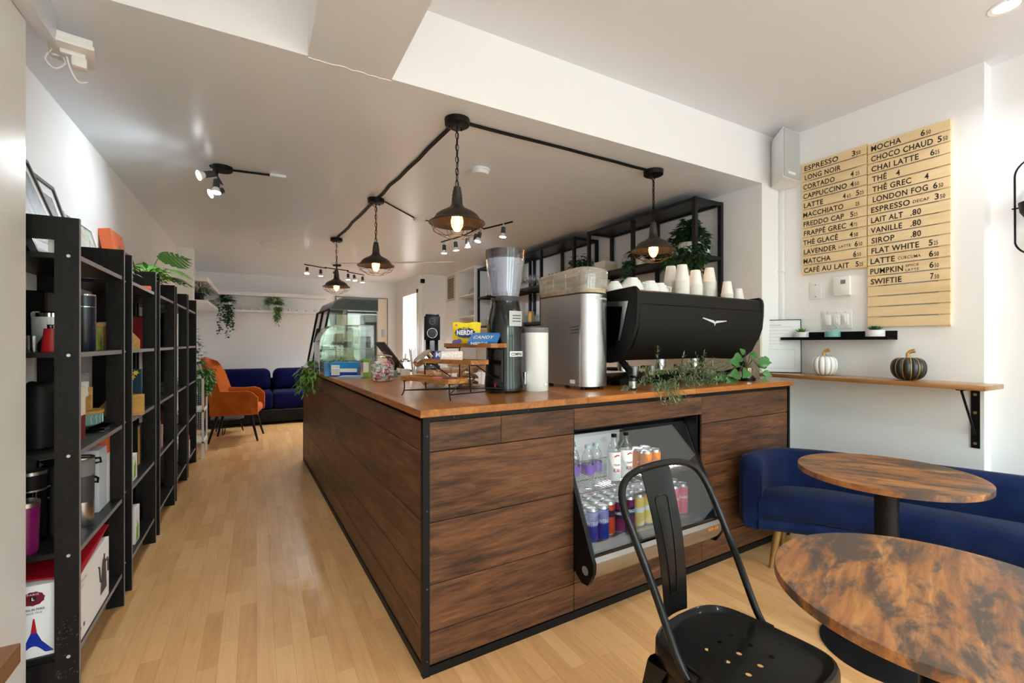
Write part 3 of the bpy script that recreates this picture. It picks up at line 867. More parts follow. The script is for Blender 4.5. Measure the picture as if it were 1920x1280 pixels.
o = shelfbox('carton', 'white and blue carton beside the steel based press', 'box', -.79, -.60, 2.62, 2.74, z2, .27, plain('pale blue white card', (206, 214, 226), .4))
o = shelfbox('carton', 'orange topped white carton at the back end of the second shelf', 'box', -.78, -.60, 2.745, 2.79, z2, .23, M_paper)
MB().box(-.09, .09, -.0225, .0225, .23, .30).build('orange_top', M_orangepaper, o, smooth=False)
# -- shelf 3
t = thing('thermos', 'tall matt black thermos on the middle shelf of the nearest bookshelf', 'thermos', (-.70, 2.33, z3))
MB().lathe([(0, 0), (.046, 0), (.050, .005), (.050, .186), (.0495, .188), (.0495, .190), (0, .190)], 32).build('body', M_blackmatte, t)
b = MB(); rows = []
for i in range(9):
    a = i / 8; zz = .190 + .058 * sin(a * pi / 2); rr = .050 * (cos(a * pi / 2) * .55 + .45)
    rows.append([(rr * cos(2 * pi * k / 32), rr * sin(2 * pi * k / 32), zz + (-.010 * (1 - abs(cos(2 * pi * k / 32))) if i > 6 else 0)) for k in range(32)])
rows.append([(.0, 0, .238)] * 32)
b.grid(rows, closed_u=True); b.build('lid', M_blackmatte, t)
o = shelfbox('picture_book', 'white book leaning on the wall behind the tall black thermos', 'book', -.835, -.80, 2.25, 2.42, z3, .22, M_paper)
o = shelfbox('carton', 'cream and dark red carton beside the post on the middle shelf', 'box', -.69, -.605, 2.38, 2.46, z3, .10, M_maroon)
MB().rbox(-.0425, .0425, -.04, .04, .10, .215, .001, 1).build('cream_top', M_cream, o, smooth=False)
r = thing('serving_tray', 'low black tray under the glass dish', 'tray', (-.70, 2.70, z3)); MB().rbox(-.12, .12, -.09, .09, .0, .006, .002).build('base', M_blackgloss, r); b = MB(); [b.box(*q, .006, .016) for q in ((-.12, .12, -.09, -.085), (-.12, .12, .085, .09), (-.12, -.115, -.085, .085), (.115, .12, -.085, .085))]; b.build('rim', M_blackgloss, r, smooth=False)
r = thing('glass_dish', 'teal patterned glass dish with wooden lid on the middle shelf', 'dish', (-.70, 2.70, z3 + .0165))
MB().lathe([(0, 0), (.07, 0), (.088, .012), (.094, .06), (.09, .06), (.084, .014), (0, .006)], 32).build('bowl', M_teal, r)
b = MB(); random.seed(4)
for i in range(26):
    a = i / 26 * 2 * pi; pts = [((.092 + .0008) * cos(a + .1 * sin(3 * q)), .0928 * sin(a + .1 * sin(3 * q)), .016 + q * .013) for q in range(4)]
    b.tube(pts, .0016, 4)
b.build('engraving', plain('frosted line', (190, 214, 212), .5), r)
MB().lathe([(0, .0605), (.098, .0605), (.098, .072), (0, .072)], 32).build('lid', M_bamboo, r)
r = thing('card_box', 'small bamboo box of bookmarks standing on the glass dish lid', 'box', (-.70, 2.70, z3 + .0165 + .0725))
b = MB(); b.box(-.05, .05, -.045, -.04, 0, .06); b.box(-.05, .05, .04, .045, 0, .10); b.add([(-.05, -.04, 0), (-.05, .04, 0), (-.05, .04, .10), (-.05, -.04, .06)], [(0, 1, 2, 3)]); b.box(-.045, -.04, -.04, .04, 0, .06); b.box(.04, .045, -.04, .04, 0, .06); b.box(-.04, .04, -.04, .04, 0, .005)
b.build('box', M_bamboo, r, smooth=False)
b = MB()
for i in range(7): b.add([(-.036 + .003 * i, -.033 + i * .01, .006), (.036, -.033 + i * .01, .006), (.036, -.012 + i * .01, .125), (-.036, -.012 + i * .01, .125)], [(0, 1, 2, 3)])
b.build('cards', M_paper, r, smooth=False)
# -- shelf 4
r = vessel('glass_mug', 'clear glass mug with handle at the left end of the upper shelf', 'mug', (-.705, 2.295, z4), [(.0, .004), (.027, .004), (.0345, .06), (.036, .06), (.030, 0), (0, 0)], M_glass)
MB().tube([(.033, 0, .05), (.05, 0, .048), (.052, 0, .025), (.03, 0, .018)], .004, 6).build('handle', M_glass, r)
vessel('glass_flask', 'dark brown glass flask between glass mug and red cup', 'bottle', (-.685, 2.375, z4), [(0, 0), (.033, 0), (.037, .008), (.036, .03), (.016, .07), (.009, .085), (.009, .10), (.012, .103), (0, .103)], plain('dark brown glass', (30, 24, 22), .1, coat=.6))
vessel('travel_mug', 'white insulated mug with steel rim on the upper shelf', 'mug', (-.715, 2.475, z4), [(0, 0), (.045, 0), (.05, .01), (.052, .135), (0, .135)], M_ceramic, [('rim_ring', [(0, .135), (.053, .135), (.053, .15), (.048, .156), (0, .156)], M_chrome)])
vessel('red_cup', 'small red flared cup beside the front post', 'cup', (-.637, 2.235, z4), [(0, 0), (.03, 0), (.032, .005), (.024, .085), (.0225, .085), (.029, .006), (0, .004)], M_red)
shelfbox('storage_case', 'large black case standing at the back of the upper shelf', 'case', -.835, -.775, 2.24, 2.42, z4, .21, M_blackmatte, r=.02)
shelfbox('storage_case', 'black box behind the navy thermos on the upper shelf', 'case', -.835, -.76, 2.60, 2.78, z4, .25, M_black, r=.006)
t = vessel('thermos', 'navy blue thermos with two steel bands on the upper shelf', 'thermos', (-.605, 2.44, z4), [(0, 0), (.034, 0), (.037, .005), (.037, .176), (0, .176)], M_navygloss, [('band', [(.0373, .176), (.0373, .179), (0, .179)], M_chrome), ('lid', [(0, .179), (.037, .179), (.037, .222), (0, .222)], M_navygloss), ('top_ring', [(0, .222), (.0372, .222), (.036, .228), (.030, .228), (0, .226)], M_chrome)], n=32)
r = thing('gift_box', 'lime and yellow patterned carton beside the navy thermos', 'box', (-.66, 2.70, z4)); MB().rbox(-.045, .045, -.05, .05, 0, .105, .001, 1).build('carton', plain('olive yellow print', (120, 134, 26), .25, var=70), r, smooth=False); MB().box(-.046, .046, -.051, .051, .105, .122).build('lid', M_bamboo, r, smooth=False)
# ---- unit 2
def magbox(label, loc, rz, w=.10, d=.17, h1=.09, h2=.16, cards=True):
    r = thing('file_box', label, 'box', loc, rz)
    b = MB()
    for x in (-w / 2, w / 2 - .005):
        b.prism([(-d / 2, 0), (d / 2, 0), (d / 2, h1), (0, h2), (-d / 2, h2)], x, x + .005, 'x')
    b.box(-w / 2 + .005, w / 2 - .005, -d / 2, d / 2, 0, .005); b.box(-w / 2 + .005, w / 2 - .005, -d / 2, -d / 2 + .005, .005, h2); b.box(-w / 2 + .005, w / 2 - .005, d / 2 - .005, d / 2, .005, h1)
    b.build('box', M_bamboo, r, smooth=False)
    if cards:
        b = MB()
        for i in range(6):
            y = -d / 2 + .015 + i * .02; b.box(-w / 2 + .012, w / 2 - .012, y, y + .003, .006, h2 + .02 - i * .008, i % 3)
        b.build('cards', [M_paper, M_pink, M_grey], r, smooth=False)
    return r
magbox('bamboo file box of cards on the upper shelf of the second bookshelf', (-.64, 3.12, z4), -.5, h1=.05, h2=.12)
magbox('taller bamboo box of prints behind the file box', (-.72, 3.36, z4), 0, .14, .12, .12, .125)
magbox('open bamboo tray box with a price card on the middle shelf', (-.635, 3.17, z3), .9, .11, .17, .035, .11, False)
o = shelfbox('greeting_card', 'blue green card box with yellow flowers on the middle shelf', 'box', -.74, -.585, 3.36, 3.40, z3, .235, plain('deep teal print', (20, 62, 84), .35))
b = MB()
for i, (x, z) in enumerate(((.0, .2), (.04, .19), (-.05, .205), (.055, .215))):
    for k in range(6): b.leaf((x, -.0225, z), (cos(k), 0, sin(k)), (0, -1, .1), .016, .009, droop=0)
b.build('flower_print', M_yellow, o, smooth=False)
r = thing('price_card', 'white price card on a stand at the front of the middle shelf', 'card', (-.585, 3.11, z3)); MB().box(-.001, .001, -.022, .022, 0, .055).build('card', M_paper, r, smooth=False); MB().box(-.01, .01, -.012, .012, 0, .002).build('foot', M_paper, r, smooth=False)
shelfbox('figurine_box', 'small white and red carton beside the open bamboo tray box', 'box', -.67, -.63, 3.05, 3.09, z3, .075, M_cream)
o = shelfbox('game_box', 'black carton with yellow side on the second shelf up', 'box', -.80, -.60, 3.36, 3.47, z2, .26, M_black); MB().box(.1005, .1015, -.052, .0, .03, .25).build('side_print', M_gold, o, smooth=False)
shelfbox('game_box', 'dark blue printed carton in front of the black carton', 'box', -.70, -.63, 3.26, 3.35, z2, .22, plain('dark blue print', (36, 46, 66), .35, var=18))
for nm, z, yy in (('green and white carton on the second shelf up', z2, 3.10), ('green and white carton on the lowest shelf of the second bookshelf', z1, 3.16)):
    o = shelfbox('infuser_box', nm, 'box', -.68, -.575, yy, yy + .11, z, .135 if z == z2 else .19, M_paper)
    b = MB(); b.prism([(-.03, .01), (.02, .015), (.03, .07), (.01, .11), (-.01, .075), (-.02, .09)], .0528, .0534, 'x'); b.build('leaf_print', M_lime, o, smooth=False)
    b = MB(); b.text('TEA', -.04, .115, .010, M=Matrix.Translation((.0527, 0, 0)) @ Matrix.Rotation(pi / 2, 4, 'Z') @ Matrix.Rotation(pi / 2, 4, 'X')); b.build('lettering', M_ink, o, smooth=False)
# ---- units 3 to 5
random.seed(8)
bk = [('thin red book', M_red, .20, .012), ('thin cream book', M_cream, .19, .010), ('thin dark book', M_darkgrey, .21, .016), ('thin rose book', M_pink, .185, .010)]
y = 3.80
for i, (nm, m, h, w) in enumerate(bk):
    o = MB().rbox(-.07, .07, 0, w, 0, h, .0008, 1).build('book', m, smooth=False); tag(o, nm + ' standing on the upper shelf of the middle bookshelf', 'book', 'thin books on the upper shelf', (-.65, y, z4)); y += w + .008
shelfbox('book', 'beige book leaning forward on the middle shelf of the middle bookshelf', 'book', -.66, -.575, 3.86, 3.875, z3, .20, M_cream)
shelfbox('carton', 'indigo carton on the second shelf of the middle bookshelf', 'box', -.68, -.58, 3.90, 3.97, z2, .20, plain('indigo print', (38, 30, 74), .4))
shelfbox('carton', 'red and white carton beside the indigo carton', 'box', -.66, -.585, 4.02, 4.08, z2, .155, plain('red white print', (170, 120, 120), .4, var=60))
vessel('glass_jar', 'tall dark jar on the lowest shelf of the middle bookshelf', 'jar', (-.68, 4.05, z1), [(0, 0), (.05, 0), (.05, .2), (.03, .23), (.03, .27), (0, .27)], M_darkgrey)
vessel('coffee_maker', 'slim black and steel brewer on the upper shelf of the fourth bookshelf', 'coffee maker', (-.66, 4.62, z4), [(0, 0), (.04, 0), (.04, .2), (.03, .24), (0, .24)], M_black)
shelfbox('carton', 'white carton standing on the upper shelf of the fourth bookshelf', 'box', -.78, -.70, 4.70, 4.86, z4, .24, M_paper)
vessel('vase', 'pink and white vase on the middle shelf of the fourth bookshelf', 'vase', (-.63, 4.66, z3), [(0, 0), (.022, 0), (.026, .02), (.012, .07), (.010, .14), (.012, .15), (0, .15)], M_pink)
shelfbox('carton', 'red and gold carton on the second shelf of the fourth bookshelf', 'box', -.70, -.60, 4.58, 4.70, z2, .24, plain('red gold print', (132, 66, 40), .4, var=60))
shelfbox('carton', 'grey cardboard box on the lowest shelf of the fourth bookshelf', 'box', -.74, -.62, 4.56, 4.80, z1, .26, plain('grey card', (110, 106, 104), .6))
vessel('sauce_bottle', 'red bottle on the second shelf of the farthest bookshelf', 'bottle', (-.61, 5.33, z2), [(0, 0), (.032, 0), (.033, .13), (.014, .17), (.012, .2), (0, .2)], M_red, [('paper_label', [(.0335, .04), (.0335, .10)], M_paper)])
o = shelfbox('coffee_bag', 'white coffee bag with red top on the lowest shelf of the farthest bookshelf', 'bag', -.64, -.56, 5.30, 5.37, z1, .16, plain('white brown bag print', (206, 190, 178), .5, var=40)); MB().rbox(-.038, .038, -.02, .02, .16, .205, .004).build('folded_top', M_red, o)
shelfbox('carton', 'white carton on the upper shelf of the farthest bookshelf', 'box', -.78, -.66, 5.30, 5.5, z4, .2, M_paper)
# ---- things on top of the shelves
def frame(label, cat, y0, y1, z0, h, lean, mats, x=-.56, fw=.018, t=.02, name='framed_picture', mat_w=.05, aspect=None):
    """picture leaning against the left wall, facing the aisle"""
    r = thing(name, label, cat, (x, (y0 + y1) / 2, z0)); r.rotation_euler = (0, -lean, 0)
    w = y1 - y0
    b = MB(); b.box(-t, 0, -w / 2, w / 2, 0, fw).box(-t, 0, -w / 2, w / 2, h - fw, h).box(-t, 0, -w / 2, -w / 2 + fw, fw, h - fw).box(-t, 0, w / 2 - fw, w / 2, fw, h - fw)
    b.build('frame', mats[0], r, smooth=False)
    MB().box(-t + .002, -.008, -w / 2 + fw, w / 2 - fw, fw, h - fw).build('mat_board', M_paper, r, smooth=False)
    MB().box(-.008, -.007, -w / 2 + fw + mat_w, w / 2 - fw - mat_w, fw + mat_w, h - fw - mat_w).build('print', mats[1], r, smooth=False)
    return r
def artmat(name, cols, sc=(6, 6, 6), s=3):
    m, nt, b = new_mat(name); n = noise(nt, mapping(nt, sc), s, 6, .7, 1.5)
    k = len(cols); rr = ramp(nt, [(.3 + .4 * i / (k - 1), c) for i, c in enumerate(cols)])
    nt.links.new(n.outputs['Fac'], rr.inputs[0]); nt.links.new(rr.outputs[0], b.inputs['Base Color']); b.inputs['Roughness'].default_value = .4
    return m
M_art1 = artmat('grey streaky print', [(30, 34, 40), (76, 84, 92), (130, 138, 146), (60, 66, 72)], (4, 4, 1), 6)
M_art2 = artmat('pastel map print', [(180, 190, 110), (110, 168, 184), (206, 190, 160), (90, 124, 150), (200, 140, 116)], (4, 4, 4), 3)
M_art3 = artmat('orange print', [(214, 76, 48), (232, 120, 62), (200, 90, 90)], (9, 9, 9), 30)
M_frame = plain('charcoal frame', (58, 60, 62), .4)
zt = z5 + .002
frame('dark framed grey print leaning on the wall above the nearest bookshelf, closer to the camera', 'picture', 2.20, 2.62, zt, .46, radians(20), (M_frame, M_art1), x=-.665, mat_w=.045)
frame('dark framed grey print leaning on the wall, behind the nearer dark frame', 'picture', 2.56, 2.935, zt, .43, radians(16), (M_frame, M_art1), x=-.715, mat_w=.05)
shelfbox('storage_box', 'flat white box on top of the nearest bookshelf in front of the frames', 'box', -.640, -.60, 2.20, 2.33, zt, .045, M_whiteplastic)
frame('white framed pastel map print leaning above the second bookshelf', 'picture', 2.99, 3.42, zt, .33, radians(14), (M_white, M_art2), x=-.735, fw=.012, mat_w=.001)
r = thing('art_canvas', 'thick orange canvas with a dark oval motif leaning above the second bookshelf', 'picture', (-.725, 3.84, zt)); r.rotation_euler = (0, -radians(10), 0)
MB().box(-.06, 0, -.15, .15, 0, .40).build('canvas', M_art3, r, smooth=False)
b = MB(); b.add([(.0012, .08 * cos(a), .2 + .12 * sin(a)) for a in [2 * pi * k / 24 for k in range(24)]], [tuple(range(24))]); b.build('oval_motif', artmat('dark floral motif', [(60, 66, 40), (150, 110, 60), (170, 150, 90)], (9, 9, 9), 8), r, smooth=False)
frame('dark framed print leaning above the middle bookshelf behind the plant', 'picture', 4.05, 4.33, zt, .33, radians(15), (M_frame, M_art1), x=-.72, mat_w=.02)
frame('small dark frame leaning above the fourth bookshelf', 'picture', 4.80, 5.04, zt, .24, radians(15), (M_frame, M_art1), x=-.74, mat_w=.02)
shelfbox('gift_box', 'small purple and white box on top of the second bookshelf', 'box', -.66, -.60, 3.05, 3.20, zt, .05, plain('violet white print', (120, 90, 160), .4, var=40))
shelfbox('gift_box', 'flat pink and white box on top of the middle bookshelf', 'box', -.66, -.60, 3.78, 3.98, zt, .03, M_pink)
# potted split leaf plant
def pot(r, rad, h, mat, taper=.8, name='pot'):
    MB().lathe([(0, 0), (rad * taper, 0), (rad, h), (rad * .9, h), (rad * taper * .85, .01), (0, .01)], 24).build(name, mat, r)
    MB().lathe([(0, h * .86), (rad * .93, h * .86)], 20).build('soil', M_soil, r)
def sm0(p): return p
def monstera(b, base, tip, nrm, L, w, m=0):
    base = Vector(base); tip = Vector(tip); d = (tip - base).normalized(); nrm = Vector(nrm); s = d.cross(nrm).normalized(); up = s.cross(d)
    def P(t, u): return tuple(base + d * (L * t) + s * (w * u) - up * (.25 * L * t * t + abs(u) * w * .25))
    for sg in (-1, 1):
        k = 7
        for i in range(k):
            t0 = .02 + i * .125; t1 = t0 + .075
            ww = [.5, .78, .95, 1, .9, .72, .45][i] * .5
            vs = [P(t0 * .9, 0), P(t0 * .9 + .11, 0), P(t1 + .10, sg * ww * .8), P(t1 + .17, sg * ww), P(t0 + .08, sg * ww * .9)]
            b.add(vs, [(0, 1, 2, 3, 4)], m)
    b.add([P(.85, -.1), P(.85, .1), P(1.12, 0)], [(0, 1, 2)], m)
r = thing('potted_split_leaf_plant', 'split leaf plant with one tall arching leaf above the middle bookshelf', 'plant', (-.64, 3.97, zt))
pot(r, .05, .09, plain('brown pot', (120, 84, 60), .6))
b = MB(); ms = MB(); random.seed(9)
for (dx, dy, dz, L, w) in ((.10, -.06, .12, .22, .2), (.12, .10, .08, .24, .22), (-.02, -.22, .10, .2, .18), (.08, .22, .10, .2, .2)):
    ms.tube([(0, 0, .07), (dx * .4, dy * .4, .07 + dz * .6), (dx, dy, .07 + dz)], .003, 5)
    monstera(b, (dx, dy, .07 + dz), (dx * 1.5 + .05, dy * 1.6 + .2, .1 + dz * (1 if dz < .2 else 1.05)), (.4, -.1, 1), L, w)
ms.tube(sm0([(0, 0, .07), (.0, .08, .16), (-.01, .20, .24), (.0, .27, .30)]), .003, 5)
monstera(b, (.0, .27, .30), (.13, .36, .36), (.15, -.75, .65), .24, .22)
b.build('leaves', M_green, r, smooth=False); ms.build('stems', M_green, r)
def bush(label, loc, rad, h, n, L, w, mat, cat='plant', name='potted_plant', potr=None, poth=.08, potmat=None, droop=.4, seed=1, group=None, shape=(0, .75, 1, .6, 0)):
    random.seed(seed)
    r = thing(name, label, cat, loc, 0, group)
    if potr: pot(r, potr, poth, potmat or M_blackmatte)
    b = MB(); st = MB(); z0 = poth * .85 if potr else 0
    for i in range(n):
        a = random.uniform(0, 2 * pi); q = sqrt(random.random()) * rad; zz = z0 + random.uniform(.15, 1) * h * (1 - .5 * (q / rad) ** 2)
        p = (q * cos(a), q * sin(a), zz)
        if i % 5 == 0: st.tube([(q * .15 * cos(a), q * .15 * sin(a), z0), (q * .6 * cos(a), q * .6 * sin(a), z0 + (zz - z0) * .8), p], .0015, 4)
        b.leaf(p, (cos(a) + random.uniform(-.5, .5), sin(a) + random.uniform(-.5, .5), random.uniform(-.3, .8)), (0, 0, 1), L * random.uniform(.7, 1.2), w * random.uniform(.8, 1.2), droop=droop, shape=shape)
    st.build('stems', M_stem, r); b.build('leaves', mat, r, smooth=False)
    return r
def trailing(label, loc, strands, length, L, w, mat, seed=1, name='trailing_plant', potr=.06, poth=.09, potmat=None, out=(.1, 0), spread=.12, topn=60, toph=.1, step=.02, group=None):
    random.seed(seed)
    r = thing(name, label, 'plant', loc, 0, group)
    pot(r, potr, poth, potmat or M_ceramic)
    b = MB(); st = MB()
    for i in range(topn):
        a = random.uniform(0, 2 * pi); q = random.uniform(.2, 1.35) * potr
        b.leaf((q * cos(a), q * sin(a), poth * .9 + random.uniform(0, toph) * (1.4 - q / potr / 1.35)), (cos(a), sin(a), random.uniform(-.2, .8)), (0, 0, 1), L * 1.2, w * 1.2)
    for i in range(strands):
        a = random.uniform(-spread, spread); ox, oy = out
        x = ox * random.uniform(.7, 1.2) - oy * a / spread * (spread / max(.01, sqrt(ox * ox + oy * oy))); y = oy * random.uniform(.7, 1.2) + ox * a / spread * (spread / max(.01, sqrt(ox * ox + oy * oy)))
        ln = length * random.uniform(.55, 1)
        pts = [(0, 0, poth), (x * .5, y * .5, poth + .04), (x, y, poth * .6)]
        k = max(2, int(ln / step))
        zz = poth * .6
        for j in range(k):
            zz -= step * random.uniform(.6, 1.4); pts.append((x + random.gauss(0, .008), y + random.gauss(0, .006), zz))
        st.tube(pts, .0012, 4)
        for p in pts[1:]:
            for s in range(2):
                an = random.uniform(0, 2 * pi)
                b.leaf(p, (cos(an), sin(an), -.4), (0, 0, 1), L, w)
    st.build('vines', M_stem, r); b.build('leaves', mat, r, smooth=False)
    return r
bush('small bright fern on top of the second bookshelf', (-.70, 3.30, zt), .09, .14, 60, .07, .022, M_green4, potr=.04, poth=.06, seed=3)
bush('bright green leafy plant in front of the orange canvas', (-.62, 3.78, zt), .09, .13, 110, .07, .025, M_green4, potr=.045, poth=.07, seed=5)
b = MB(); b.rbox(-.03, .03, -.03, .03, 0, .035, .01); tag(b.build('ornament', M_orangepaper), 'small orange ornament beside the bright leafy plant', 'ornament', None, (-.6, 3.60, zt))

# ---------------------------------------------------------------- white display cabinet with a trailing plant
r = thing('display_cabinet', 'white metal display cabinet with mesh side next to the last bookshelf', 'cabinet', (-.80, 5.95, 0))
b = MB()
for x in (0, .28):
    for y in (0, .40): b.box(x, x + .022, y, y + .022, 0, .88)
b.build('frame', M_white, r, smooth=False)
for nm, z in (('bottom_shelf', .16), ('middle_shelf', .5), ('top_panel', .86)): MB().box(.0, .302, .0, .422, z, z + .02).build(nm, M_white, r, smooth=False)
b = MB()
for i in range(14): b.box(.022 + i * .0185, .024 + i * .0185, .008, .011, .18, .86)
for i in range(36): b.box(.022, .28, .007, .0085, .19 + i * .0185, .192 + i * .0185)
b.build('mesh_side', M_white, r, smooth=False)
MB().box(.29, .294, .022, .40, .18, .86).build('glass_door', M_glass, r, smooth=False)
trailing('trailing green plant hanging over the white display cabinet', (-.62, 6.12, .881), 26, .30, .045, .03, M_green, 4, out=(.10, -.08), spread=.13, topn=160, toph=.34, potr=.08, poth=.12)
# ---------------------------------------------------------------- far lounge
r = thing('velvet_armchair', 'burnt orange velvet wingback armchair with splayed black legs', 'armchair', (-.22, 6.93, 0), radians(-8))
def shell(b, prof, path, th):
    pass
b = MB(); b.rbox(-.24, .27, -.26, .26, .33, .45, .05, 4); b.build('seat', M_orange, r)
b = MB(); rows = []
for i in range(13):
    t = i / 12; z = .34 + t * .72
    wv = .285 * (1 + .12 * sin(pi * min(1, t * 1.2))) * (1 if t < .85 else 1 - .5 * ((t - .85) / .15) ** 2)
    xo = -.235 - t * .115
    pts = []
    for k in range(13):
        u = -1 + k / 6; pts.append((xo + (.20 - .10 * t) * (u * u), wv * u, z - (.05 * u * u if t > .8 else 0)))
    back = [(p[0] - .05, p[1] * 1.04, p[2]) for p in reversed(pts)]
    rows.append(pts + back)
b.grid(rows, closed_u=True)
b.add(rows[-1], [tuple(range(26))]); b.add(rows[0], [tuple(range(25, -1, -1))])
o = b.build('backrest', M_orange, r, angle=60)
for s in (-1, 1):
    b = MB(); rows = []
    for i in range(9):
        t = i / 8; x = -.24 + t * .52
        top = .66 - .02 * sin(pi * t) - (.10 * ((t - .75) / .25) ** 2 if t > .75 else 0)
        yo = s * (.27 + .035 * sin(pi * t))
        sec = [(x, yo, .34), (x, yo + s * .045, .36), (x, yo + s * .055, top - .04), (x, yo + s * .04, top), (x, yo + s * .005, top), (x, yo - s * .005, top - .03)]
        rows.append(sec)
    b.grid(rows, closed_u=True); b.add(rows[0], [tuple(range(6))]); b.add(rows[-1], [tuple(range(6))]); b.build('armrest', M_orange, r, angle=50)
for sx, sy in ((-1, -1), (-1, 1), (1, -1), (1, 1)):
    MB().cyl((.18 * sx, .18 * sy, .35), (.27 * sx, .25 * sy, 0), .02, .011, 12).build('leg', M_black, r)
r = thing('lounge_sofa', 'deep blue velvet sofa with two back cushions against the far wall', 'sofa', (.35, 7.85, 0))
MB().rbox(-1.15, 1.15, 0, .95, .04, .24, .03, 3).build('base', M_black, r)
for x0, x1 in ((-1.14, -.13), (-.125, 1.13)): MB().rbox(x0, x1, -.01, .72, .235, .49, .055, 4).build('seat_cushion', M_navy2, r)
MB().rbox(-1.15, 1.15, .74, .95, .24, .66, .05, 3).build('backrest', M_navy2, r)
for x0, x1 in ((-1.13, -.15), (-.12, 1.1)):
    MB().rbox(x0, x1, .50, .76, .48, .83, .10, 5).build('back_cushion', M_navy2, r)
r = thing('side_table', 'grey round side table with black hairpin legs behind the armchair', 'table', (-.35, 7.45, 0))
MB().lathe([(0, .20), (.2, .20), (.2, .225), (0, .225)], 32).build('tabletop', M_darkgrey, r)
for k in range(3):
    a = k * 2.1 + .3
    MB().tube([(.14 * cos(a - .2), .14 * sin(a - .2), .20), (.19 * cos(a - .05), .19 * sin(a - .05), .02), (.195 * cos(a), .195 * sin(a), .007), (.19 * cos(a + .05), .19 * sin(a + .05), .02), (.14 * cos(a + .2), .14 * sin(a + .2), .20)], .006, 6).build('hairpin_leg', M_black, r)
# floating shelves
for nm, z0, z1, xe in (('upper white corner shelf wrapping from the pillar to the far wall', 2.04, 2.10, 1.10), ('lower white corner shelf carrying the far plants', 1.765, 1.80, 1.10)):
    b = MB()
    yb = 8.86
    b.prism([(-.849, 7.08), (-.556, 7.08), (-.54, yb), (xe, yb), (xe, 9.069), (-.849, 9.069)], z0, z1)
    o = b.build('corner_wall_shelf', M_white, smooth=False); tag(o, nm, 'shelf')
bush('round grassy plant in a black pot on the lower corner shelf by the pillar', (-.68, 7.30, 1.801), .13, .15, 260, .11, .010, M_green2, potr=.08, poth=.10, seed=6)
bush('dried brown foliage lying on the lower corner shelf', (-.66, 7.75, 1.801), .10, .08, 60, .10, .02, plain('dried leaf', (112, 84, 62), .7), seed=7, name='dried_foliage')
trailing('ivy with four long hanging strands at the corner of the far shelf', (-.44, 8.95, 1.801), 10, .50, .05, .04, M_green2, 5, out=(.03, -.13), spread=.13, topn=120, toph=.16, potr=.08, poth=.12, step=.035)
trailing('yellow green fern drooping over the middle of the far shelf', (.27, 8.96, 1.801), 9, .30, .07, .02, M_green4, 8, out=(.05, -.13), spread=.06, topn=200, toph=.15, potr=.09, poth=.10, step=.03)
o0 = None
for i, x in enumerate((-.22, -.08, .06, .50, .64, .78, .92)):
    if o0 is None: o0 = o = MB().sphere((0, 0, .022), .022).build('ceramic_ball', M_ceramic)
    else: o = o0.copy(); COL.objects.link(o)
    tag(o, 'small white ball ornament on the lower far shelf', 'ornament', 'white balls along the lower far shelf', (x, 8.93, 1.801))
# bench corner at the lower left
r = thing('window_bench', 'white bench with brown wooden top at the lower left corner', 'bench', (-.665, -.6, 0))
MB().rbox(0.001, .15, 0, 2.2, .45, .50, .003, 2).build('top_board', M_bench, r)
MB().box(0.001, .115, .01, 2.17, 0, .45).build('base', M_white, r, smooth=False)
# ---------------------------------------------------------------- right wall
WX = 3.47
def wallM(x, y, z):   # local x runs to the right seen from the room (-Y), local y up, normal -X
    return Matrix.Translation((x, y, z)) @ Matrix.Rotation(-pi / 2, 4, 'Z') @ Matrix.Rotation(pi / 2, 4, 'X')
B1 = [[("ESPRESSO",.018,.237),("3",.318,.338),("50",.343,.369)],[("LONG NOIR",.02,.252)],[("CORTADO",.009,.215),("4",.31,.329),("25",.34,.362)],[("CAPPUCCINO",.009,.289),("4",.31,.329),("50",.334,.359)],[("LATTE",.014,.142),("4",.264,.282),("65",.289,.312),("5",.342,.361),("25",.363,.386)],[("MACCHIATO",.009,.268),("25",.338,.361)],[("FREDDO CAP",.011,.271),("5",.308,.327),("25",.329,.351)],[("FRAPP\u00c9 GREC",.014,.284),("4",.307,.325),("75",.328,.349)],[("TH\u00c9 GLAC\u00c9",.009,.235),("4",.305,.324),("50",.329,.353)],[("LAVENDER",.014,.224),("LATTE~",.24,.312),("6",.334,.353),("50",.357,.378)],[("MATCHA",.011,.19),("6",.326,.344),("50",.348,.371)],[("CAF\u00c9 AU LAIT",.014,.302),("5",.34,.358),("25",.361,.382)]]
B2 = [[("MOCHA",.019,.176),("6",.27,.29),("50",.295,.317)],[("CHOCO CHAUD",.019,.327),("5",.347,.366),("50",.371,.392)],[("CHAI LATTE",.021,.261),("6",.314,.334),("25",.335,.356)],[("TH\u00c9",.024,.103),("4",.15,.17)],[("TH\u00c9 GREC",.026,.226),("4",.288,.308)],[("LONDON FOG",.028,.304),("6",.327,.347),("50",.352,.372)],[("ESPRESSO",.019,.219),("DECAF~",.233,.31),("3",.334,.353),("50",.358,.381)],[("LAIT ALT",.019,.185),(".80",.221,.272)],[("VANILLE",.017,.181),(".80",.221,.272)],[("SIROP",.021,.142),(".80",.222,.272)],[("FLAT WHITE",.021,.263),("5",.307,.326),("25",.33,.349)],[("LATTE",.016,.144),("CURCUMA~",.159,.271),("6",.308,.328),("50",.332,.353)],[("PUMPKIN",.015,.185),("SPICE^",.197,.262),("LATTE_",.197,.262),("6",.31,.33),("50",.333,.353)],[("SWIFTIE",.017,.178),("7",.314,.33),("50",.334,.354)]]
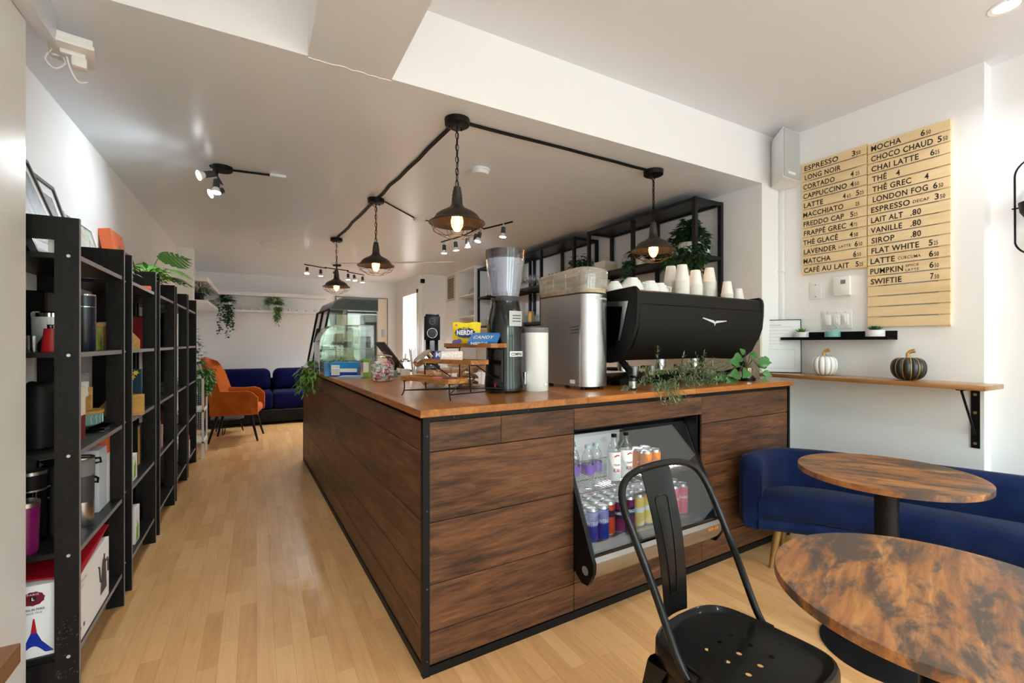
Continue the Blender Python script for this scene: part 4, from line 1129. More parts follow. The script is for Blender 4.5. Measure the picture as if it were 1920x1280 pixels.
def board(label, y0, ztop, pitch, n, w, lines):
    r = thing('menu_board', label, 'menu board', (WX, y0, ztop))
    b = MB(); b.box(-.012, 0, -w, -w + .055, -pitch * n, 0).box(-.012, 0, -.055, 0, -pitch * n, 0)
    b.build('backing_strip', M_pine, r, smooth=False)
    for i in range(n):
        MB().box(-.022, -.012, -w, 0, -pitch * (i + 1) + .007, -pitch * i - (.0005)).build('slat', M_pine, r, smooth=False)
    for i, ln in enumerate(lines):
        b = MB(); zb = -pitch * (i + 1) + .016
        for t, x0, x1 in ln:
            small = t in ('50', '25', '65', '75'); sub = t[-1] in '~^_'
            T = t.rstrip('~^_')
            h = .024 if small else (.018 if t.endswith('~') else (.014 if sub else .034))
            zz = zb + (0 if not small else 0) + (.022 if t.endswith('^') else 0) - (.004 if t.endswith('_') else 0) + (.006 if t.endswith('~') else 0)
            b.text(T, x0, 0, h, x1, M=Matrix.Translation((-.0222, 0, zz)) @ wallM(0, 0, 0).to_3x3().to_4x4(), bold=.012 if (small or sub) else .022)
        b.build('lettering', M_lettering, r, smooth=False)
board('left shorter pine slat menu board with espresso at its top', 1.865, 2.535, .0667, 12, .402, B1)
board('right longer pine slat menu board with mocha at its top', 1.457, 2.525, .0656, 18, .402, B2)
def plate(label, cat, y, z, w, h, name='switch_plate', d=.006, mat=None):
    r = thing(name, label, cat, (WX, y, z))
    MB().rbox(-d, 0, -w / 2, w / 2, -h / 2, h / 2, .003).build('plate', mat or M_whiteplastic, r)
    return r
r = plate('blank white wall plate below the left menu board', 'wall plate', 1.782, 1.618, .078, .123, 'blank_plate')
for z in (-.042, .042): MB().cyl((-.006, 0, z), (-.0072, 0, z), .004, n=10).build('screw', M_grey, r)
r = thing('thermostat', 'white wall thermostat with small grey screen', 'thermostat', (WX, 1.61, 1.632))
MB().rbox(-.028, 0, -.052, .052, -.065, .065, .006).build('body', M_whiteplastic, r)
MB().box(-.0286, -.028, -.028, .002, .012, .040).build('screen', M_grey, r, smooth=False)
MB().cyl((-.028, -.012, -.02), (-.0295, -.012, -.02), .008, n=16).build('button', M_whiteplastic, r)
r = plate('white three gang switch plate above the black ledge', 'switch', 1.648, 1.404, .185, .122)
for i, y in enumerate((.055, 0, -.055)):
    o = MB().rbox(-.011, -.0045, y - .019, y + .019, -.036, .036, .002).build('rocker', M_white, r)
    if i: MB().rbox(-.0135, -.0111, y - .006, y + .006, -.02, .02, .002).build('slider', M_paper, o)
for y in (.055, 0, -.055):
    for z in (-.052, .052): MB().cyl((-.006, y, z), (-.0072, y, z), .003, n=8).build('screw', M_grey, r)
# black picture ledge with three pots
r = thing('picture_ledge', 'black metal picture ledge under the switch plate', 'shelf', (WX, 1.64, 1.268))
MB().box(-.006, 0, -.332, .33, 0, .056).build('back_strip', M_black, r, smooth=False)
b = MB(); b.box(-.10, -.006, -.322, .33, 0, .006).box(-.106, -.10, -.322, .33, 0, .020); b.build('tray', M_black, r, smooth=False)
def speckpot(label, y, rad, h, mat, plant, seed=1):
    r = thing('succulent_pot' if plant else 'plant_pot', label, 'plant pot', (WX - .055, y, 1.2745))
    MB().lathe([(0, 0), (rad, 0), (rad, h), (rad * .9, h), (rad * .9, .006), (0, .006)], 28).build('pot', mat, r)
    if plant:
        MB().lathe([(0, h * .9), (rad * .9, h * .9)], 20).build('soil', M_soil, r)
        b = MB(); random.seed(seed)
        for ring, (q, el, L) in enumerate(((.012, .5, .042), (.008, .9, .038), (.004, 1.3, .032))):
            for k in range(9 - ring * 2):
                a = 2 * pi * k / (9 - ring * 2) + ring * .3
                b.leaf((q * cos(a), q * sin(a), h * .9), (cos(a) * cos(el), sin(a) * cos(el), sin(el)), (0, 0, 1), L, .014, droop=-.15, shape=(.5, .9, 1, .7, 0))
        b.build('succulent_leaves', plant, r)
M_speck = artmat('speckled grey white glaze', [(160, 162, 166), (224, 224, 224), (238, 238, 238)], (60, 60, 60), 3)
speckpot('speckled pot with pale green succulent at the left end of the ledge', 1.85, .044, .05, M_speck, M_green, 1)
speckpot('empty turquoise pot in the middle of the black ledge', 1.648, .045, .052, M_turq, None)
speckpot('speckled pot with dark green succulent at the right end of the ledge', 1.403, .05, .055, M_speck, plain('blue green succulent', (50, 92, 80), .5), 2)
# wooden wall counter on bracket
o = MB().rbox(3.205, 3.469, .845, 2.034, ZT + .003, ZT + .028, .003, 2).build('wall_bar_shelf', M_ledgewood); tag(o, 'narrow oiled wooden bar shelf along the right wall with pumpkins on it', 'shelf')
r = thing('shelf_bracket', 'black steel bracket bolted to the wall under the bar shelf', 'bracket', (WX, .955, ZT + .002))
MB().box(-.007, 0, -.018, .018, -.335, 0).build('wall_plate', M_black, r, smooth=False)
MB().box(-.22, -.007, -.018, .018, -.007, 0).build('arm', M_black, r, smooth=False)
MB().tube([(-.20, 0, -.010), (-.01, 0, -.26)], .006, 6).build('brace', M_black, r)
for z in (-.04, -.14, -.31): MB().cyl((-.007, 0, z), (-.010, 0, z), .008, n=10).build('bolt', M_brass, r)
ZP = ZT + .0285
def pumpkin(label, loc, rad, h, mat, groove, seed):
    r = thing('decorative_pumpkin', label, 'pumpkin', loc)
    b = MB(); rows = []; nr = 12
    for i in range(17):
        t = i / 16; z = h * (.5 - .5 * cos(pi * t)); q = sin(pi * t) ** .62
        rows.append([(rad * q * (1 - .10 * abs(cos(nr / 2 * a)) ** 6) * cos(a), rad * q * (1 - .10 * abs(cos(nr / 2 * a)) ** 6) * sin(a), z - (.018 * (1 - q) if t > .5 else 0)) for a in [2 * pi * k / 96 for k in range(96)]])
    b.grid(rows, closed_u=True); b.build('body', mat, r, angle=80)
    for k in range(nr):
        a = 2 * pi * k / nr + (pi / nr) * 0
        pts = []
        for i in range(2, 15):
            t = i / 16; q = sin(pi * t) ** .62; pts.append((rad * q * .905 * cos(a), rad * q * .905 * sin(a), h * (.5 - .5 * cos(pi * t)) - (.018 * (1 - q) if t > .5 else 0)))
        MB().tube(pts, .0022, 5).build('groove_line', groove, r)
    MB().tube([(0, 0, h * .93), (0, .002, h * 1.08), (.004, -.008, h * 1.16), (.008, -.028, h * 1.2)], [.014, .010, .011, .013], 8).build('stem', M_gold, r)
    return r
pumpkin('white ribbed pumpkin ornament with gold stem on the bar shelf', (3.34, 1.662, ZP), .076, .142, M_white, M_grey, 1)
pumpkin('black ribbed pumpkin ornament with gold stem and gold lines on the bar shelf', (3.335, 1.205, ZP), .083, .145, plain('black pumpkin', (26, 22, 22), .35, coat=.3), M_gold, 2)
# certificate stand at the corner
r = thing('certificate_frame', 'framed paper certificate leaning in the corner on the bar shelf', 'certificate', (3.34, 2.0, ZP), -radians(38)); r.rotation_euler = (-radians(3), 0, -radians(52))
b = MB(); w, h = .17, .39
b.box(-w, w, -.004, .004, 0, .005).box(-w, w, -.004, .004, h - .005, h).box(-w, -w + .004, -.004, .004, .005, h - .005).box(w - .004, w, -.004, .004, .005, h - .005); b.build('frame', M_black, r, smooth=False)
MB().box(-w + .004, w - .004, -.001, .003, .005, h - .005).build('paper', plain('cool white paper', (226, 230, 232), .25), r, smooth=False)
b = MB(); FM = Matrix.Rotation(pi / 2, 4, 'X')
FM = Matrix.Translation((0, -.0012, 0)) @ FM
for i, z in enumerate((.335, .31, .285, .26, .235, .21)): b.box(-w + .03, w - .05 - (i % 3) * .02, -.0016, -.0012, z, z + .0012)
b.text('PERMIS', -w + .03, .345, .009, M=FM, bold=.01); b.text('RESTAURANT', -.03, .345, .008, M=FM); b.text('2023', -w + .03, .318, .007, M=FM)
for (x0, x1, z0, z1) in ((-w + .03, w - .04, .03, .031), (-w + .03, w - .04, .17, .171), (-w + .03, -w + .031, .03, .17), (w - .041, w - .04, .03, .17)): b.box(x0, x1, -.0016, -.0012, z0, z1)
b.build('print', M_ink, r, smooth=False)
# loudspeaker in the corner, conduit below
r = thing('wall_loudspeaker', 'white wall loudspeaker with grey grille in the corner under the ceiling', 'loudspeaker', (0, 0, 2.40))
sp = [(3.465, 2.03), (3.345, 2.03), (3.186, 1.85), (3.384, 1.85), (3.465, 1.92)]
b = MB(); b.prism(sp, 0, .345); b.build('cabinet', M_whiteplastic, r)
b = MB(); b.rbox(3.190, 3.380, 1.842, 1.8495, .006, .339, .003, 1); b.build('grille', plain('perforated grille', (182, 186, 184), .6, bumpy=.5, bscale=600), r)
b = MB(); b.rbox(3.235, 3.325, 1.8395, 1.842, .03, .048, .001, 1); b.build('badge', M_white, r)
r = MB().rbox(3.445, 3.469, 2.0, 2.034, ZP, 2.42, .004).build('conduit', M_whiteplastic); tag(r, 'white cable conduit running down the corner below the loudspeaker', 'conduit')
MB().rbox(-.03, .004, -.02, .02, 0, .012, .003).build('bracket', M_whiteplastic).parent = r
r.children[0].location = (3.462, 2.012, 1.78)
# wall lamp at the right edge
r = thing('wall_lamp', 'black wall lamp with long oval wire loop at the right edge', 'lamp', (3.565, .72, 1.95))
pts = []; 
for k in range(32):
    a = 2 * pi * k / 32; pts.append((-.10, .085 * cos(a), (.165 if sin(a) >= 0 else -.165) + .085 * sin(a)))
MB().tube(pts, .0045, 8, closed=True).build('loop', M_black, r)
MB().tube([(-.10, .095, -.0), (-.10, -.095, 0)], .004, 6).build('pivot_bar', M_black, r)
MB().lathe([(0, -.08), (.045, -.065), (.066, -.03), (.072, .02), (.066, .02), (.04, -.05), (0, -.07)], 28, c=(-.10, 0, 0)).build('lamp_shade', M_black, r)
MB().sphere((-.10, 0, .03), .045).build('bulb', thin_glass('frosted bulb', (220, 220, 210), .3, 1, .3), r)
MB().rbox(-.012, 0.004, -.05, .05, -.05, .05, .004).build('wall_plate', M_black, r); MB().tube([(-.012, 0, -.04), (-.10, 0, -.07)], .006, 6).build('arm', M_black, r)

# ---------------------------------------------------------------- tables, chair and sofa
def cafe_table(label, x, y, rad, rz, h=.73):
    r = thing('cafe_table', label, 'table', (x, y, 0), rz, 'round rustic cafe tables')
    b = MB(); n = 72
    b.lathe([(0, h - .022), (rad - .001, h - .022), (rad, h - .021), (rad, h - .001), (rad - .001, h), (0, h)], n)
    b.build('tabletop', M_table, r)
    MB().lathe([(0, .02), (.040, .02), (.040, h - .03), (0, h - .03)], 28).build('column', M_black, r)
    MB().lathe([(0, .0), (.225, 0), (.225, .006), (.19, .014), (.06, .022), (.045, .03), (0, .03)], 48).build('base', M_blackmatte, r)
    MB().box(-.16, .16, -.16, .16, h - .029, h - .0225).build('mounting_plate', M_black, r, smooth=False)
    return r
ct = cafe_table('nearer round rustic wooden table beside the black metal chair', 1.243, .39, .305, .3)
dup(ct, 'farther round rustic wooden table in front of the navy sofa', (2.225, .875, 0), -1.1)

r = thing('metal_chair', 'black metal cafe chair with curved tube back beside the nearer table', 'chair', (1.10, .80, 0), radians(5))
def sm(pts, k=8):
    P = [Vector(p) for p in pts]; out = []
    for i in range(len(P) - 1):
        p0 = P[max(i - 1, 0)]; p1 = P[i]; p2 = P[i + 1]; p3 = P[min(i + 2, len(P) - 1)]
        for j in range(k):
            t = j / k
            out.append(tuple(.5 * ((2 * p1) + (-p0 + p2) * t + (2 * p0 - 5 * p1 + 4 * p2 - p3) * t * t + (-p0 + 3 * p1 - 3 * p2 + p3) * t ** 3)))
    out.append(tuple(P[-1])); return out
hoop = sm([(-.182, -.02, .428), (-.186, .01, .47), (-.192, .07, .60), (-.20, .135, .73), (-.200, .172, .80), (-.175, .195, .845), (-.11, .21, .868), (0, .215, .874), (.10, .21, .868), (.16, .195, .845), (.186, .172, .80), (.19, .135, .73), (.187, .07, .60), (.184, .01, .47), (.182, -.02, .428)], 6)
MB().tube(hoop, .0105, 12).build('back_hoop', M_chairmetal, r)
for s in (-1, 1):
    MB().rbox(s * .180 - .006, s * .180 + .006, -.045, 0.0, .405, .445, .004).build('hoop_foot', M_chairmetal, r)
    MB().cyl((s * .186, -.022, .424), (s * .193, -.022, .424), .009, n=6).build('bolt', M_chairmetal, r)
# splat
b = MB(); rows = []
for i in range(15):
    t = i / 14; z = .445 + t * (.866 - .445); y = .146 + .068 * t + .0 - .018 * sin(pi * t) * 1.0
    hw = .052 + .014 * t
    row = []
    for k in range(9):
        u = -1 + k / 4; emb = 0
        row.append((hw * u - .010 * t, y + .012 * (1 - u * u) * .5 + emb, z))
    rows.append(row)
for k in range(9): pass
rows2 = [[(p[0], p[1] + .003, p[2]) for p in rw] for rw in rows]
b.grid(rows); b.grid([list(reversed(rw)) for rw in rows2])
b.grid([[rw[0], r2[0]] for rw, r2 in zip(rows, rows2)]); b.grid([[r2[-1], rw[-1]] for rw, r2 in zip(rows, rows2)])
b.build('back_slat', M_chairmetal, r, angle=25)
b = MB()
q = [(-.024, .30), (.024, .30), (.016, .03), (-.016, .03)]
pts = []
for (x, t) in [(-.024, .80), (-.012, .81), (0, .812), (.012, .81), (.024, .80), (.028, .785)] + [(.028 - .013 * k / 8, .785 - .63 * k / 8) for k in range(1, 9)] + [(.012, .145), (-.012, .145)] + [(-.015 - .013 * k / 8, .155 + .63 * k / 8) for k in range(0, 9)]:
    z = .445 + t * .421; y = .146 + .068 * t - .018 * sin(pi * t) + .006 * (1 - (x / .06) ** 2)
    pts.append((x - .010 * t, y - .001, z))
b.tube(pts, .0024, 6, closed=True); b.build('embossed_outline', M_chairmetal, r)
# seat pan with drain holes
def seat_outline(sc=1.0, n=64):
    pts = []
    for k in range(n):
        a = 2 * pi * k / n; c, s_ = cos(a), sin(a)
        e = .42
        x = abs(c) ** e * (1 if c > 0 else -1); y = abs(s_) ** e * (1 if s_ > 0 else -1)
        w = .172 + .012 * (-y)
        if y > 0: y = y ** 1.0 * (1 - .10 * x * x)
        pts.append((w * x * sc, -.045 + .185 * y * sc))
    return pts
b = MB()
prof = [(0.995, .385), (1.03, .40), (1.025, .435), (1.0, .447), (.965, .450), (.93, .447), (.90, .441), (.85, .439), (.5, .437), (.02, .436)]
b.grid([[(x, y, z) for x, y in seat_outline(s_)] for s_, z in prof], closed_u=True)
seat = b.build('seat_tmp', M_chairmetal)
cut = MB()
for x in (-.055, 0, .055):
    for y in (-.10, -.045, .01):
        if x == 0 and y != -.045: continue
        cut.cyl((x, y, .40), (x, y, .47), .0075, n=12)
for x, y in ((0, -.10), (0, .01)): cut.cyl((x, y, .40), (x, y, .47), .0075, n=12)
cu = cut.build('cut_tmp', M_chairmetal)
md = seat.modifiers.new('s', 'SOLIDIFY'); md.thickness = .002
md = seat.modifiers.new('b', 'BOOLEAN'); md.operation = 'DIFFERENCE'; md.object = cu; md.solver = 'EXACT'
bpy.context.view_layer.update()
me = D.meshes.new_from_object(seat.evaluated_get(bpy.context.evaluated_depsgraph_get()))
me.polygons.foreach_set('use_smooth', [True] * len(me.polygons)); me.set_sharp_from_angle(angle=radians(35))
so = D.objects.new('seat', me); COL.objects.link(so); so.parent = r
D.objects.remove(seat); D.objects.remove(cu)
b = MB(); b.grid([[(x, y, z) for x, y in seat_outline(s_)] for s_, z in ((1.0, .388), (1.01, .36), (1.0, .345))], closed_u=True); b.build('seat_skirt', M_chairmetal, r)
for sx in (-1, 1):
    for sy, yb in ((1, .115), (-1, -.205)):
        b = MB()
        top = (sx * .168, yb, .395); bot = (sx * .215, yb + sy * .065, .0)
        pts = [(top[0] + (bot[0] - top[0]) * t, top[1] + (bot[1] - top[1]) * t, top[2] * (1 - t)) for t in (0, .12, .5, .95, 1)]
        rows = []
        for (x, y, z), wd in zip(pts, (.062, .048, .032, .020, .020)):
            rows.append([(x - sx * wd, y, z), (x - sx * wd * .3, y + sy * .006, z), (x, y, z), (x + sx * .004, y - sy * wd * .3, z), (x, y - sy * wd, z), (x - sx * .004, y - sy * wd, z), (x - sx * .006, y - sy * .006, z), (x - sx * wd, y - sy * .004, z)])
        b.grid(rows, closed_u=True); b.build('leg', M_chairmetal, r, angle=40)

# navy curved sofa
r = thing('curved_sofa', 'navy velvet curved low sofa with brass legs between counter and right wall', 'sofa', (0, -.014, 0))
crest = sm([(2.395, 1.572, 0), (2.47, 1.625, 0), (2.60, 1.648, 0), (2.74, 1.63, 0), (2.85, 1.53, 0), (2.93, 1.40, 0), (3.03, 1.12, 0), (3.13, .86, 0), (3.24, .55, 0), (3.32, .25, 0), (3.33, .02, 0), (3.26, -.12, 0), (3.12, -.2, 0), (2.98, -.2, 0), (2.9, -.14, 0)], 5)
b = MB(); rows = []
N = len(crest)
for i, p in enumerate(crest):
    a = Vector(crest[max(i - 1, 0)]); c = Vector(crest[min(i + 1, N - 1)]); t = (c - a).normalized(); nn = Vector((-t.y, t.x, 0))   # outward (left of travel)
    e = min(i, N - 1 - i); f = 1.0 if e > 5 else sin(pi / 2 * (e + .6) / 5.6) ** .5
    top = .615 - (.10 * (1 - f)); th = .062 * (.55 + .45 * f)
    sec = [(-th, .235), (-th, top - .05), (-th * .8, top - .015), (-th * .3, top), (th * .3, top), (th * .8, top - .015), (th, top - .05), (th, .26), (th * .7, .225), (-th * .7, .222)]
    rows.append([tuple(Vector((p[0], p[1], z)) + nn * u) for u, z in sec])
b.grid(rows, closed_u=True); b.add(rows[0], [tuple(range(10))]); b.add(rows[-1], [tuple(range(9, -1, -1))])
b.build('backrest', M_navy, r, angle=70)
inner = [tuple(Vector(p) - Vector((-(Vector(crest[min(i + 1, N - 1)]) - Vector(crest[max(i - 1, 0)])).normalized().y, (Vector(crest[min(i + 1, N - 1)]) - Vector(crest[max(i - 1, 0)])).normalized().x, 0)) * .055) for i, p in enumerate(crest)]
front = sm([(2.93, -.10, 0), (2.90, .1, 0), (2.87, .4, 0), (2.82, .7, 0), (2.76, .95, 0), (2.67, 1.18, 0), (2.56, 1.36, 0), (2.46, 1.48, 0), (2.405, 1.545, 0)], 6)
def resample(P, n):
    L = [0]
    for q0, q1 in zip(P, P[1:]): L.append(L[-1] + (Vector(q1) - Vector(q0)).length)
    out = []; j = 0
    for i in range(n):
        t = L[-1] * i / (n - 1)
        while j < len(L) - 2 and L[j + 1] < t: j += 1
        f = (t - L[j]) / max(1e-9, L[j + 1] - L[j]); out.append(Vector(P[j]).lerp(Vector(P[j + 1]), f))
    return out
inn_ = resample(inner[6:-6], 40); fro_ = resample(list(reversed(front)), 40)
def seatmesh(z0, z1, z2, inset, name):
    b = MB(); rows = []
    for F, I in zip(fro_, inn_):
        d = (I - F); d.z = 0; L_ = d.length; d.normalize()
        def q(u, z): p = F + d * u; return (p.x, p.y, z)
        rows.append([q(inset + .012, z0), q(inset, z0 + .012), q(inset - .004, (z0 + z1) / 2), q(inset, z1), q(inset + .012, z1 + (z2 - z1) * .6), q(inset + .04, z2), q(L_ * .6, z2 + .004), q(L_, z2 - .012), q(L_, z0)])
    b.grid(rows, closed_u=True); b.add(rows[0], [tuple(range(9))]); b.add(rows[-1], [tuple(range(8, -1, -1))])
    return b.build(name, M_navy, r, angle=60)
seatmesh(.222, .27, .285, .0, 'seat_base'); seatmesh(.287, .385, .42, .006, 'seat_cushion')
for x, y, dx, dy in ((2.515, 1.50, -.02, .03), (2.72, 1.58, .01, .03), (2.93, .05, -.02, -.02), (3.2, .0, .02, -.03), (2.88, .75, -.015, 0), (3.08, .9, .02, 0)):
    MB().cyl((x, y, .228), (x + dx, y + dy, 0), .022, .011, 14).build('leg', M_brass, r)

# ---------------------------------------------------------------- pendants and ceiling cable
def pendant(label, loc):
    r = thing('pendant_lamp', label, 'lamp', loc, 0, 'caged barn pendants over the counter')
    c = MB().lathe([(0, -.034), (.058, -.034), (.064, -.030), (.066, -.001), (0, -.001)], 40).build('canopy', M_black, r)
    for a in (.6, 2.7, 4.4):
        MB().lathe([(0, -.045), (.005, -.043), (.005, -.034), (0, -.034)], 10, c=(.04 * cos(a), .04 * sin(a), 0)).build('nut', M_black, c)
    b = MB(); z = -.036; i = 0
    while z > -.345:
        pts = []
        for k in range(12):
            a = 2 * pi * k / 12; u = .0085 * cos(a); v = .019 * sin(a)
            pts.append((u, 0, z - .017 + v) if i % 2 else (0, u, z - .017 + v))
        b.tube(pts, .0022, 5, closed=True); z -= .0315; i += 1
    b.build('chain', M_black, r)
    b = MB(); b.tube(sm([(-.02, 0, -.034), (-.032, 0, -.05), (-.012, 0, -.062), (.004, .003, -.07), (-.004, -.004, -.15), (.006, .003, -.23), (-.004, 0, -.31), (.006, 0, -.345), (.0, 0, -.36)], 5), .0025, 6); b.build('flex', M_black, r)
    M_sh = M_shade
    MB().lathe([(0, -.352), (.014, -.352), (.019, -.356), (.021, -.375), (.0235, -.377), (.0235, -.392), (.026, -.394), (.026, -.412), (.028, -.414), (.028, -.43), (.031, -.45), (.042, -.463), (.062, -.475), (.088, -.488), (.108, -.503), (.121, -.522), (.127, -.532), (.146, -.541), (.148, -.545), (.144, -.547), (.124, -.536), (.116, -.52), (.10, -.505), (.06, -.482), (.036, -.468), (.0, -.46)], 48).build('lamp_shade', M_sh, r)
    b = MB()
    R = [(.147, -.545), (.125, -.583), (.062, -.616)]
    for k in range(8):
        a = 2 * pi * k / 8; b.tube([(q * cos(a), q * sin(a), z) for q, z in R], .0016, 5)
    for q, z in R[1:]: b.tube([(q * cos(2 * pi * k / 32), q * sin(2 * pi * k / 32), z) for k in range(32)], .0016, 5, closed=True)
    b.build('wire_cage', M_cage, r)
    bulb = MB().lathe([(.012, -.47), (.014, -.485), (.028, -.51), (.033, -.535), (.030, -.56), (.016, -.585), (0, -.59)], 24).build('bulb', M_bulbglass, r)
    b = MB()
    for k in range(7):
        a = 2 * pi * k / 7; b.tube([(.007 * cos(a), .007 * sin(a), -.495), (.016 * cos(a + .3), .016 * sin(a + .3), -.54), (.008 * cos(a + .6), .008 * sin(a + .6), -.572)], .0022, 5)
    b.build('filament', M_bulbwarm, bulb)
    l = lamp('pendant_glow', 'POINT', (loc[0], loc[1], loc[2] - .60), 1.2, (1, .66, .34), shadow_soft_size=.03)
    return r
M_shade = plain('dark bronze enamel', (44, 38, 35), .38, metal=.2)
M_cage = plain('bronze wire', (92, 66, 42), .4, metal=.7)
M_bulbglass = thin_glass('amber bulb glass', (255, 206, 130), .02, 1.5)
_n = M_bulbglass.node_tree; _e = _n.nodes.new('ShaderNodeEmission'); _e.inputs[0].default_value = (1, .62, .26, 1); _e.inputs[1].default_value = 2.2
_a = _n.nodes.new('ShaderNodeAddShader'); _o = [x for x in _n.nodes if x.type == 'OUTPUT_MATERIAL'][0]; _s = _o.inputs[0].links[0].from_socket
_n.links.new(_s, _a.inputs[0]); _n.links.new(_e.outputs[0], _a.inputs[1]); _n.links.new(_a.outputs[0], _o.inputs[0])
pp = [(.919, 2.235, ZL), (2.36, 2.248, ZL), (.85, 3.795, ZL), (.785, 5.452, ZL)]
pendant('nearest caged pendant over the counter corner', pp[0])
pendant('right caged pendant above the espresso machine', pp[1])
pendant('third caged pendant along the aisle side of the counter', pp[2])
pendant('farthest caged pendant above the glass display case', pp[3])
b = MB()
for off in (-.006, .006):
    random.seed(12)
    def run(p, q, wob):
        k = 8; d = Vector((q[0] - p[0], q[1] - p[1], 0)); n = Vector((-d.y, d.x, 0)).normalized()
        pts = [Vector((p[0], p[1], ZL - .007)) + d * (i / k) + n * (off + wob * random.uniform(-1, 1) * (0 < i < k)) for i in range(k + 1)]
        b.tube([tuple(x) for x in pts], .0065, 7)
    run(pp[0], pp[1], .004); run(pp[0], pp[2], .007); run(pp[2], pp[3], .007)
o = b.build('ceiling_cable', M_black); tag(o, 'thick black cable running along the ceiling between the pendant canopies', 'cable')
b = MB(); b.tube([(.90, 3.79, ZL - .005), (1.28, 4.17, ZL - .005)], .006, 6); tag(b.build('ceiling_cable', M_black), 'short black cable from the third pendant to the white junction cover', 'cable')
tag(MB().lathe([(0, -.022), (.05, -.022), (.058, -.012), (.06, 0), (0, 0)], 32).build('junction_cover', M_whiteplastic), 'white round junction cover at the end of the short black cable', 'ceiling plate', None, (1.345, 4.20, ZL - .0005))
b = MB(); b.tube([(1.39, 4.22, ZL - .005), (1.84, 4.13, ZL - .005)], .005, 6); tag(b.build('ceiling_cable', M_black), 'black cable from the junction cover to the right hand track light', 'cable')
r = thing('smoke_detector', 'round white smoke detector on the ceiling near the nearest pendant', 'smoke detector', (1.321, 2.807, ZL - .0005))
MB().lathe([(0, -.036), (.05, -.034), (.058, -.02), (.06, -.012), (0, -.012)], 36).build('body', M_whiteplastic, r); MB().lathe([(0, -.012), (.066, -.012), (.068, 0), (0, 0)], 36).build('base', M_ceil, r)
tag(MB().lathe([(0, -.012), (.06, -.012), (.07, 0), (0, 0)], 32).build('ceiling_vent', M_ceil), 'small round pale ceiling vent above the far aisle', 'vent', None, (.104, 6.117, ZL - .0005))
def rail(label, p, q):
    o = MB().tube([p, q], .008, 6).build('wire_raceway', M_whiteplastic); tag(o, label, 'raceway')
rail('thin white wire raceway across the far ceiling beside the motion sensor', (.96, 7.2, ZL - .008), (2.5, 6.15, ZL - .008))
r = thing('motion_sensor', 'small black motion sensor high on the far white wall panel', 'sensor', (2.475, 7.578, 2.30)); MB().rbox(-.035, .035, -.04, 0, -.035, .035, .006).build('body', M_black, r); MB().cyl((0, -.04, -.005), (0, -.046, -.005), .012, n=14).build('lens', M_blackgloss, r)
# plug box and raceway at the upper left
o = MB().rbox(-.663, -.618, -1.5, 2.20, 2.31, ZL - .001, .003).build('raceway_duct', M_ceil); tag(o, 'grey white raceway duct along the upper left ceiling edge', 'raceway')
for q in (o,): q.location = (0, 0, 0)
r = thing('outlet_box', 'white outlet box with plugged adapters on the ceiling at the end of the duct', 'outlet box', (-.60, 2.28, 2.335), radians(12))
MB().rbox(-.055, .06, -.075, .07, -.002, .025, .004).build('box', M_whiteplastic, r)
MB().rbox(-.06, .065, -.085, .08, -.018, -.002, .004).build('cover', M_whiteplastic, r)
MB().rbox(-.03, .04, -.04, .03, -.035, -.0185, .004).build('receptacle', M_whiteplastic, r)
MB().rbox(.0, .045, -.05, -.01, -.075, -.0355, .008).build('adapter', M_whiteplastic, r)
b = MB(); b.tube(sm([(-.05, -.03, -.03), (-.065, -.05, -.08), (-.04, -.06, -.11), (-.015, -.05, -.08), (-.02, -.03, -.05)], 5), .003, 6); b.tube(sm([(-.01, -.045, -.05), (-.0, -.07, -.10), (.02, -.06, -.135), (.045, -.04, -.12)], 5), .003, 6); b.build('cord', M_whiteplastic, r)
MB().rbox(-.058, -.025, -.05, -.012, -.06, -.0355, .008).build('adapter', M_glass, r)

# spot fixtures
def spot_head(parent, p, d, on=True, tilt_r=.021, stem=.05, power=6):
    """stem hangs from p, lamp points along d"""
    p = Vector(p); d = Vector(d).normalized()
    root = MB().tube([tuple(p), tuple(p - Vector((0, 0, stem)))], .004, 6).build('lamp_head', M_steel, parent)
    c = p - Vector((0, 0, stem))
    MB().cyl(tuple(c - d * .012), tuple(c + d * .045), .019, .021, 18).build('socket', M_darkgrey, root)
    b = MB(); e = c + d * .045
    q = Vector((0, 0, 1)).rotation_difference(d)
    b.M = Matrix.Translation(e) @ q.to_matrix().to_4x4()
    b.lathe([(.018, 0), (.026, .022), (.030, .030), (.030, .034)], 20); b.build('reflector', M_whiteplastic, root)
    b = MB(); b.M = Matrix.Translation(e) @ q.to_matrix().to_4x4(); b.lathe([(0, .038), (.020, .036), (.0295, .033)], 20)
    b.build('lamp_face', M_bulbcool if on else M_glass, root)
    if on: 
        lw = parent.matrix_basis @ (e + d * .045)
        dw = (parent.matrix_basis.to_3x3() @ d)
        l = lamp('spot_beam', 'SPOT', lw, power * (.18 if d.x < -.6 and parent.name == 'spot_light_fixture' else 1), (.86, .93, 1), dw.to_track_quat('-Z', 'Y').to_euler(), spot_size=radians(130), spot_blend=.6, shadow_soft_size=.03)
SPW = 36
r = thing('spot_light_fixture', 'three lamp black spotlight bar on the ceiling over the left aisle', 'ceiling light', (-.20, 3.60, ZL)); bpy.context.view_layer.update()
MB().lathe([(0, -.03), (.055, -.03), (.062, -.024), (.062, -.001), (0, -.001)], 32).build('canopy', M_black, r)
MB().tube([(-.05, -.20, -.07), (-.01, .16, -.07)], .008, 8).build('bar', M_black, r)
MB().cyl((-.028, -.02, -.031), (-.028, -.02, -.07), .007, n=8).build('stem', M_black, r)
spot_head(r, (-.046, -.17, -.075), (-.75, -.35, -.35), True, power=SPW, stem=.035)
spot_head(r, (-.03, -.02, -.075), (-.05, -.2, -1), True, power=SPW, stem=.035)
spot_head(r, (-.012, .14, -.075), (-.8, -.35, -.5), True, power=SPW, stem=.045)
